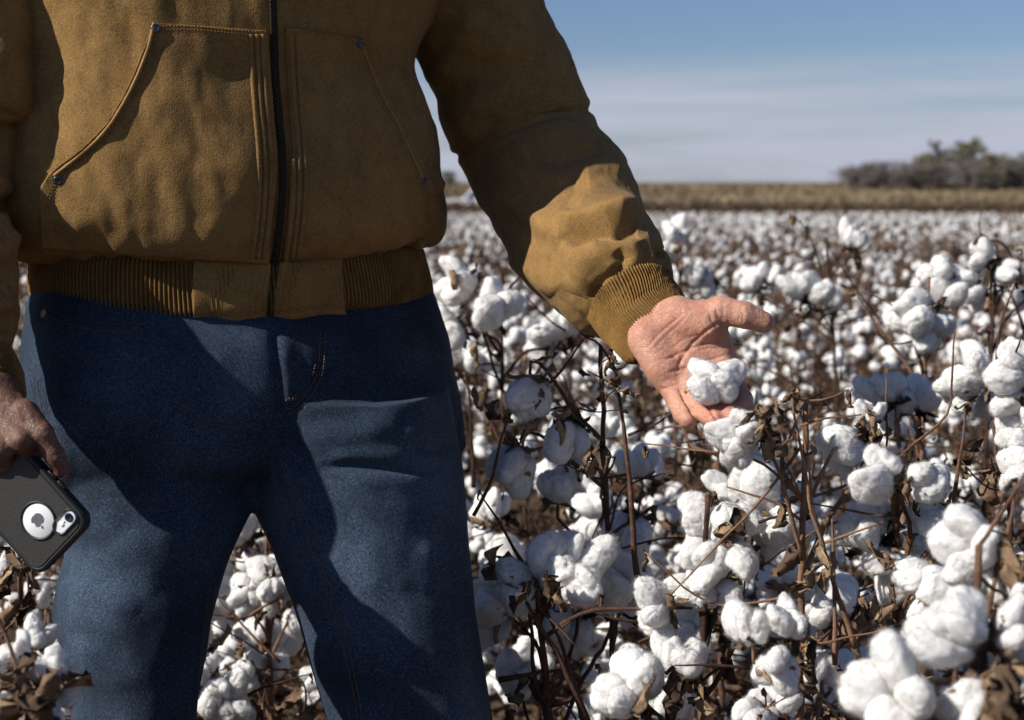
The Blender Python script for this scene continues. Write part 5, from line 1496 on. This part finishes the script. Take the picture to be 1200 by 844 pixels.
HY = 1.298
def hp(px, py, dY): return U(px, py, HY + dY)
def chain(pts, rad, g):
    return [(hp(*pts[i]), hp(*pts[i + 1]), rad[i], rad[i + 1], g, .004) for i in range(len(pts) - 1)]
def left_hand():
    P = []
    # forearm and wrist
    P += [(hp(722, 346, .070), hp(745, 366, .052), .021, .022), (hp(745, 366, .052), hp(766, 386, .028), .022, .024)]
    # metacarpals
    P += [(hp(790, 372, .022), hp(842, 421, -.001), .0150, .0120), (hp(780, 380, .022), hp(826, 436, -.006), .0150, .0120),
          (hp(772, 390, .022), hp(806, 447, -.007), .0150, .0118), (hp(762, 400, .022), hp(783, 446, -.004), .0150, .0112),
          (hp(800, 398, .014), hp(815, 425, .004), .0155, .014)]
    # ball of the thumb, heel of the hand, web
    P += [(hp(795, 370, .010), hp(828, 380, -.004), .0185, .0160), (hp(758, 398, .012), hp(776, 432, -.004), .0170, .0150), (hp(836, 385, .004), hp(846, 408, .002), .0120, .0105)]
    P += chain([(820, 372, .004), (846, 364, -.004), (871, 369, -.010), (894, 378, -.010)], [.0150, .0128, .0118, .0103], 5)
    P += chain([(783, 447, -.004), (794, 470, -.022), (801, 484, -.040), (806, 492, -.052)], [.0112, .0100, .0093, .0084], 1)
    P += chain([(806, 447, -.007), (820, 471, -.034), (831, 486, -.054), (837, 492, -.068)], [.0116, .0102, .0094, .0084], 2)
    P += chain([(827, 438, -.006), (841, 466, -.034), (850, 482, -.052), (855, 488, -.066)], [.0118, .0104, .0096, .0086], 3)
    P += chain([(843, 423, -.001), (859, 450, -.022), (869, 468, -.038), (873, 476, -.050)], [.0116, .0102, .0094, .0084], 4)
    V, F = sdf_mesh(P, .0013, .011)
    V = relax(V, F, 2, .5); n = vnormals(V, F)
    lines = [([(795, 455), (802, 468), (813, 487), (821, 499)], 1.7, -.0024), ([(818, 455), (829, 476), (843, 495)], 1.7, -.0022), ([(846, 376), (828, 388), (812, 402), (800, 418), (792, 438)], 2.0, -.0016), ([(858, 414), (838, 420), (812, 430), (790, 434), (778, 440)], 1.8, -.0013), ([(848, 398), (825, 404), (800, 412), (776, 424)], 1.8, -.0013),
             ([(802, 366), (788, 378), (772, 392), (756, 410)], 1.6, -.0008), ([(810, 364), (798, 378), (780, 394), (764, 412)], 1.4, -.0006),
             ([(832, 366), (834, 376), (842, 384)], 1.8, -.0013), ([(838, 360), (842, 372), (850, 378)], 1.5, -.0010), ([(868, 358), (871, 370), (869, 381)], 1.5, -.0008), ([(865, 359), (867, 370), (865, 381)], 1.2, -.0005), ([(846, 352), (848, 364), (846, 378)], 1.4, -.0007),
             ([(773, 456), (782, 455), (792, 451)], 1.6, -.0013), ([(794, 458), (806, 456), (816, 452)], 1.6, -.0013), ([(785, 475), (795, 471), (804, 467)], 1.4, -.0010), ([(812, 477), (822, 472), (831, 467)], 1.4, -.0010), ([(794, 488), (802, 485), (811, 481)], 1.2, -.0008), ([(823, 491), (832, 487), (840, 482)], 1.2, -.0008),
             ([(786, 410), (800, 398), (822, 392)], 1.3, -.0006), ([(806, 372), (816, 384), (820, 398)], 1.3, -.0006), ([(770, 408), (786, 414), (800, 428)], 1.3, -.0006), ([(818, 374), (826, 384), (832, 396)], 1.2, -.0005), ([(764, 424), (778, 420), (794, 418)], 1.2, -.0005), ([(812, 412), (830, 408), (846, 408)], 1.3, -.0006)]
    V = folds(V, n, lines, n[:, 1] < .2)
    V = V + n * (.00035 * fbm(V, 160, 3, 91))[:, None]
    # back of the hand is browner than the palm
    n = vnormals(V, F); fn = n[F].mean(1); mi = np.where(fn[:, 1] > .25, 1, 0)
    return V, F, mi

PHY = 1.19
def rp(px, py, dY): return U(px, py, PHY + dY)
def right_hand():
    P = [(rp(-32, 405, .05), rp(-28, 438, .034), .022, .022), (rp(-28, 438, .034), rp(-10, 462, .012), .022, .021)]
    P += [(rp(-4, 462, .006), rp(30, 491, -.008), .0165, .0118), (rp(-8, 466, .008), rp(10, 503, -.012), .0165, .0122), (rp(-18, 468, .010), rp(-10, 508, -.010), .0165, .0122), (rp(-28, 468, .016), rp(-26, 506, -.002), .018, .014)]
    ch = lambda pts, rad, g: [(rp(*pts[i]), rp(*pts[i + 1]), rad[i], rad[i + 1], g, .004) for i in range(len(pts) - 1)]
    P += ch([(30, 484, -.010), (50, 508, -.020), (64, 534, -.020), (72, 550, -.016)], [.0108, .0088, .0080, .0072], 1)
    P += ch([(14, 500, -.013), (26, 516, -.026), (34, 530, -.010), (30, 536, .010)], [.0104, .0090, .0082, .0074], 2)
    P += ch([(-6, 506, -.010), (2, 526, -.026), (4, 544, -.012), (0, 548, .012)], [.0104, .0090, .0082, .0074], 3)
    P += ch([(-26, 506, -.002), (-22, 530, -.020), (-20, 548, -.008), (-18, 552, .010)], [.0098, .0084, .0078, .007], 4)
    P += ch([(-10, 456, .016), (18, 478, .030), (40, 506, .034), (50, 526, .030)], [.0125, .0105, .0095, .0084], 5)
    V, F = sdf_mesh(P, .0015, .011); V = relax(V, F, 2, .5); n = vnormals(V, F)
    V = folds(V, n, [([(44, 500), (50, 507), (57, 504)], 1.6, -.0007), ([(58, 536), (64, 534), (70, 530)], 1.5, -.0007), ([(18, 478), (24, 490), (28, 496)], 3, .0010)], n[:, 1] < .2)
    V = V + n * (.0004 * fbm(V, 150, 3, 95))[:, None]
    return V, F, np.ones(len(F), int)

def rest_of_body():
    sh_r = U(105, -150, 1.43); sh_l = U(480, -150, 1.58)
    el_r = U(-55, 190, 1.345); el_l = U(625, 185, 1.625)
    wr_r = U(-34, 400, 1.235); wr_l = U(722, 345, 1.375)
    hip = U(280, 430, 1.46); c = lambda px, py, Y: U(px, py, Y)
    nk = c(288, -205, 1.47); hd = nk + [0.02, -.02, .17]
    P = [(c(285, -120, 1.48), c(285, 60, 1.48), .105, .10), (c(200, -120, 1.48), c(370, -120, 1.48), .085, .085), (c(285, 60, 1.50), c(282, 430, 1.48), .10, .09), (c(200, 400, 1.475), c(370, 400, 1.475), .085, .085),
         (sh_r, el_r, .046, .034), (sh_l, el_l, .046, .034), (el_r, wr_r, .032, .021), (el_l, wr_l, .034, .022), (c(170, -135, 1.46), sh_r, .055, .045), (c(410, -135, 1.53), sh_l, .055, .045),
         (c(175, 450, 1.455), c(155, 820, 1.345), .058, .038), (c(400, 450, 1.465), c(480, 820, 1.41), .060, .042), (c(155, 820, 1.345), c(165, 1290, 1.41), .038, .032), (c(480, 820, 1.41), c(512, 1290, 1.42), .042, .034),
         (c(165, 1290, 1.41), np.array([-.36, 1.26, .05]), .034, .03), (c(512, 1290, 1.42), np.array([-.08, 1.28, .05]), .034, .03),
         (c(286, -150, 1.48), nk + [0.005, -.008, .07], .062, .056), (hd + [0, .018, .035], hd + [0.004, -.012, .03], .083, .080), (hd + [.008, -.038, -.01], hd + [.014, -.050, -.068], .062, .034),
         (hd + [.020, -.090, .012], hd + [.024, -.106, -.022], .008, .013), (hd + [-.074, .01, .02], hd + [-.072, .012, -.02], .012, .009), (hd + [.084, .015, .02], hd + [.082, .017, -.02], .012, .009)]
    def extra(D, X, Y, Z):
        for s in (-1, 1):                                        # eye sockets
            D = np.maximum(D, -(rcone(X, Y, Z, hd + [.017 + s * .032 - .004, -.098, .022], hd + [.017 + s * .032 + .004, -.098, .022], .014, .014)))
        for s in (-1, 1):
            D = np.minimum(D, rcone(X, Y, Z, hd + [.017 + s * .032, -.082, .022], hd + [.017 + s * .032, -.082, .0221], .012, .012))
        D = np.maximum(D, -rcone(X, Y, Z, hd + [.004, -.098, -.050], hd + [.042, -.093, -.050], .0035, .0035))
        return D
    V, F = sdf_mesh(P, .0085, .03, extra=extra)
    return relax(V, F, 1, .4), F, hd
bv, bf, HEAD = rest_of_body()
hv, hf, hmi = left_hand(); rv, rf, rmi = right_hand()
BV = np.concatenate([bv, hv, rv]); BF = np.concatenate([bf, hf + len(bv), rf + len(bv) + len(hv)])
BMI = np.concatenate([np.ones(len(bf), int), hmi, rmi])
BODY = man_obj('body', BV, BF, [M_PALM, M_SKIN], MAN, BMI)
HB = bvh_of(hv, hf)
# hair
V, F = ico(4)
hair = V * [.094, .108, .098]; keep = (V[F].mean(1)[:, 2] > -.25) & ~((V[F].mean(1)[:, 1] < -.45) & (V[F].mean(1)[:, 2] < .45))
hair = hair + V * (.004 * fbm(V, 9, 3, 7))[:, None] + HEAD + [0.002, .008, .030]
man_obj('hair', hair, F[keep], [M_HAIR], MAN)
# gold ring
a, b = hp(806, 447, -.007), hp(820, 471, -.034)
d = (b - a) / np.linalg.norm(b - a); c0 = a + (b - a) * .66; u = np.cross(d, [0, 0, 1.0]); u /= np.linalg.norm(u); w = np.cross(d, u)
th = np.arange(36) * 2 * math.pi / 36; V = []
for rr_, z in ((.0104, -.0024), (.0116, -.0022), (.0120, 0), (.0116, .0022), (.0104, .0024)):
    V.append(c0 + d * z + rr_ * (np.cos(th)[:, None] * u + np.sin(th)[:, None] * w))
V = np.concatenate(V); V = np.concatenate([V, V[:36]]); man_obj('ring', V, gridF(36, 6, True), [M_GOLD], MAN)

# ================================================================ what he holds
# the boll on his fingers
def held_boll():
    c = U(838, 452, HY - .052); ax = np.array([-.35, -.45, .80]); ax /= np.linalg.norm(ax); s = 68 * 1.25 / FPX / .078
    M = axis_m(c - ax * .020 * s, ax, 2.2, s)
    root = bpy.data.objects.new('cotton_boll', None); root.matrix_basis = M; COL.objects.link(root)
    root['label'] = 'fluffy white cotton boll resting on the fingers of the open palm'; root['category'] = 'cotton boll'
    link('bur', BURS[3], root)
    for k in range(4):
        L = Matrix.Rotation(k * 1.57 + .5, 4, 'Z') @ Matrix.Translation((.003, 0, .001)) @ Matrix.Rotation([.34, .46, .32, .42][k], 4, 'Y') @ Matrix.Rotation(k * 2.1, 4, 'Z') @ Matrix.Diagonal((1.52, 1.46, 1.18, 1))
        link('lock', LOCK_HI[k + 1], root, mat=L)
held_boll()

# the telephone in its black case
def phone():
    c = U(14, 571, PHY - .010); S = PHY / FPX
    ex = U(103, 605, PHY) - U(40, 668, PHY); ex /= np.linalg.norm(ex)                 # along the top end
    ey = U(72, 637, PHY) - U(14, 571, PHY); ey -= ex * ex.dot(ey); ey /= np.linalg.norm(ey)   # towards the top end
    ez = np.cross(ex, ey)
    if ez[1] > 0: ez = -ez; ex = -ex
    # lean the face a little to the sun
    Rm = Matrix(((ex[0], ey[0], ez[0]), (ex[1], ey[1], ez[1]), (ex[2], ey[2], ez[2])))
    Rm = Matrix.Rotation(math.radians(-14), 3, 'Z') @ Rm
    M = Matrix.Translation(V3(c)) @ Rm.to_4x4()
    M_CASE = flat('black rubber case', (0.014, 0.014, 0.015), 0.55, 0.4, scale=900, bump=0.25, bdist=.0004)
    M_BACK = flat('dark grey textured case back', (0.030, 0.029, 0.027), 0.50, 0.55, scale=700, bump=0.5, bdist=.0005)
    M_SIL = flat('silver telephone back', (0.78, 0.79, 0.80), 0.35, 0.5, 0.0, .04, scale=30)
    M_LOGO = flat('grey emblem', (0.17, 0.18, 0.20), 0.3, 0.5, 0.3, scale=30)
    M_LENS = flat('lens glass', (0.008, 0.012, 0.03), 0.06, 0.8, scale=30); M_CHR = flat('dark chrome rim', (0.18, 0.18, 0.19), 0.25, 0.6, 0.9, scale=30)
    M_FL = flat('flash', (0.85, 0.80, 0.62), 0.3, 0.5, scale=30)
    root = bpy.data.objects.new('telephone', None); root.matrix_basis = M; COL.objects.link(root)
    root['label'] = 'smartphone in a black rubber case held low by the man\'s thigh'; root['category'] = 'phone'
    def rrect(w, h, r, n=8):
        P = []
        for cx, cy, a0 in ((w - r, h - r, 0), (-w + r, h - r, 90), (-w + r, -h + r, 180), (w - r, -h + r, 270)):
            for k in range(n + 1):
                a = math.radians(a0 + 90 * k / n); P.append((cx + r * math.cos(a), cy + r * math.sin(a)))
        return np.array(P)
    def slab(name, loops, mat, parent, cen=(0, 0), cap0=True, cap1=True):
        """loops: (w, h, r, z) rounded rectangles from bottom to top"""
        V = []; n = None
        for w, h, r, z in loops:
            p = rrect(w, h, r); n = len(p); V.append(np.column_stack([p + cen, np.full(n, z)]))
        V = np.concatenate(V); F = gridF(n, len(loops), True); mb = MB(); mb.add(V, F)
        for z, flip, on in ((0, True, cap0), (len(loops) - 1, False, cap1)):
            if not on: continue
            c_ = V[z * n:(z + 1) * n].mean(0)[None]; k = np.arange(n); t = np.stack([np.full(n, n), k, (k + 1) % n], 1)
            mb.add(np.concatenate([V[z * n:(z + 1) * n], c_]), t[:, ::-1] if flip else t)
        return mb.obj(name, [mat], parent, smooth=False)
    w, h = .0365, .0715
    case = slab('case', [(w - .004, h - .004, .010, -.0075), (w - .001, h - .001, .012, -.0055), (w, h, .0125, -.001), (w, h, .0125, .0035), (w - .0012, h - .0012, .012, .0056), (w - .0032, h - .0032, .010, .0064), (w - .0042, h - .0042, .0092, .0060)], M_CASE, root)
    back = slab('case_back', [(w - .0045, h - .0045, .009, .0040), (w - .0045, h - .0045, .009, .0064), (w - .0052, h - .0052, .0085, .0068)], M_BACK, case)
    th = np.arange(40) * 2 * math.pi / 40
    def ringm(name, cen, prof, sx, sy, mat, parent, rot=0):
        V = []
        for k, z in prof:
            x, y = sx(k) * np.cos(th), sy(k) * np.sin(th); c_, s_ = math.cos(rot), math.sin(rot)
            V.append(np.stack([cen[0] + x * c_ - y * s_, cen[1] + x * s_ + y * c_, np.full(40, z)], 1))
        mb = MB(); mb.add(np.concatenate(V), gridF(40, len(prof), True)); return mb.obj(name, [mat], parent)
    lc = (-.002, .0380)
    idt = lambda k: k
    ringm('logo_opening', lc, [(.0172, .0066), (.0166, .0080), (.0158, .0082), (.0146, .0070), (.0143, .0066)], idt, idt, M_CASE, case)
    ringm('logo_plate', lc, [(.0150, .0067), (.0144, .0071), (.0001, .0071)], idt, idt, M_SIL, case)
    # fruit emblem with a bite and a leaf
    pts = []
    for k in range(60):
        a = 2 * math.pi * k / 60; r_ = .0058 * (1 + .10 * math.cos(2 * a) * .6) * (1 - .22 * math.exp(-((a - math.pi / 2) / .32) ** 2) - .10 * math.exp(-((a - 1.5 * math.pi) / .25) ** 2))
        x, y = r_ * math.cos(a) * 1.02, r_ * math.sin(a)
        dx, dy = x - .0068, y - .0006; dd = math.hypot(dx, dy)
        if dd < .0026: x, y = .0068 + dx / dd * .0026, .0006 + dy / dd * .0026
        pts.append((x + lc[0], y + lc[1] - .0008))
    pts = np.array(pts); V = np.concatenate([np.column_stack([pts, np.full(60, .0071)]), np.column_stack([pts, np.full(60, .0074)]), [[lc[0] - .001, lc[1] - .0008, .0074]]])
    mb = MB(); mb.add(V, [gridF(60, 2, True), np.array([(120, 60 + k, 60 + (k + 1) % 60) for k in range(60)])])
    lf = np.array([(.0002 + .0032 * t_ * .55 + .0011 * math.sin(t_ * math.pi) * s_ * .8, .0058 + .0034 * t_ - .0006 * s_ * math.sin(t_ * math.pi)) for s_, ts in ((1, np.linspace(0, 1, 8)), (-1, np.linspace(1, 0, 8)[1:-1])) for t_ in ts]) + [lc[0], lc[1] - .0012]
    nl = len(lf); V = np.concatenate([np.column_stack([lf, np.full(nl, .0071)]), np.column_stack([lf, np.full(nl, .0074)])]); mb.add(V, gridF(nl, 2, True)); mb.add(np.concatenate([V[nl:], V[nl:].mean(0)[None]]), np.array([(nl, k, (k + 1) % nl) for k in range(nl)]))
    mb.obj('fruit_emblem', [M_LOGO], case, smooth=False)
    cc = (-.0200, .0552)
    slab('camera_rim', [(.0135, .0072, .0070, .0066), (.0130, .0067, .0066, .0082), (.0124, .0061, .0060, .0082), (.0114, .0052, .0051, .0068)], M_CHR, case, cc, False, False)
    slab('camera_plate', [(.0118, .0056, .0055, .0066), (.0114, .0052, .0051, .0070)], M_SIL, case, cc, False, True)
    ringm('camera_lens', (cc[0] - .0058, cc[1]), [(.0038, .0069), (.0036, .0078), (.0030, .0079), (.0027, .0074), (.0001, .0075)], idt, idt, M_LENS, case)
    ringm('flash', (cc[0] + .0035, cc[1]), [(.0021, .0069), (.0019, .0074), (.0001, .0074)], idt, idt, M_FL, case)
    ringm('microphone', (cc[0] + .0004, cc[1]), [(.0008, .0069), (.0007, .0073), (.0001, .0073)], idt, idt, M_LENS, case)
    for y in (.030, .018):
        b = MB(); b.add(*boxVF((-w - .0004, y, 0), (.0022, .009, .0042))); b.obj('side_button', [M_CASE], case)
    b = MB(); b.add(*boxVF((w + .0003, .032, 0), (.002, .010, .0042))); b.obj('side_button', [M_CASE], case)
    b = MB(); b.add(*boxVF((w - .0003, h - .014, .0016), (.0026, .0012, .0088))); b.add(*boxVF((w - .0003, h - .024, .0016), (.0026, .0012, .0088))); b.obj('port_cover', [M_CASE], case)
phone()
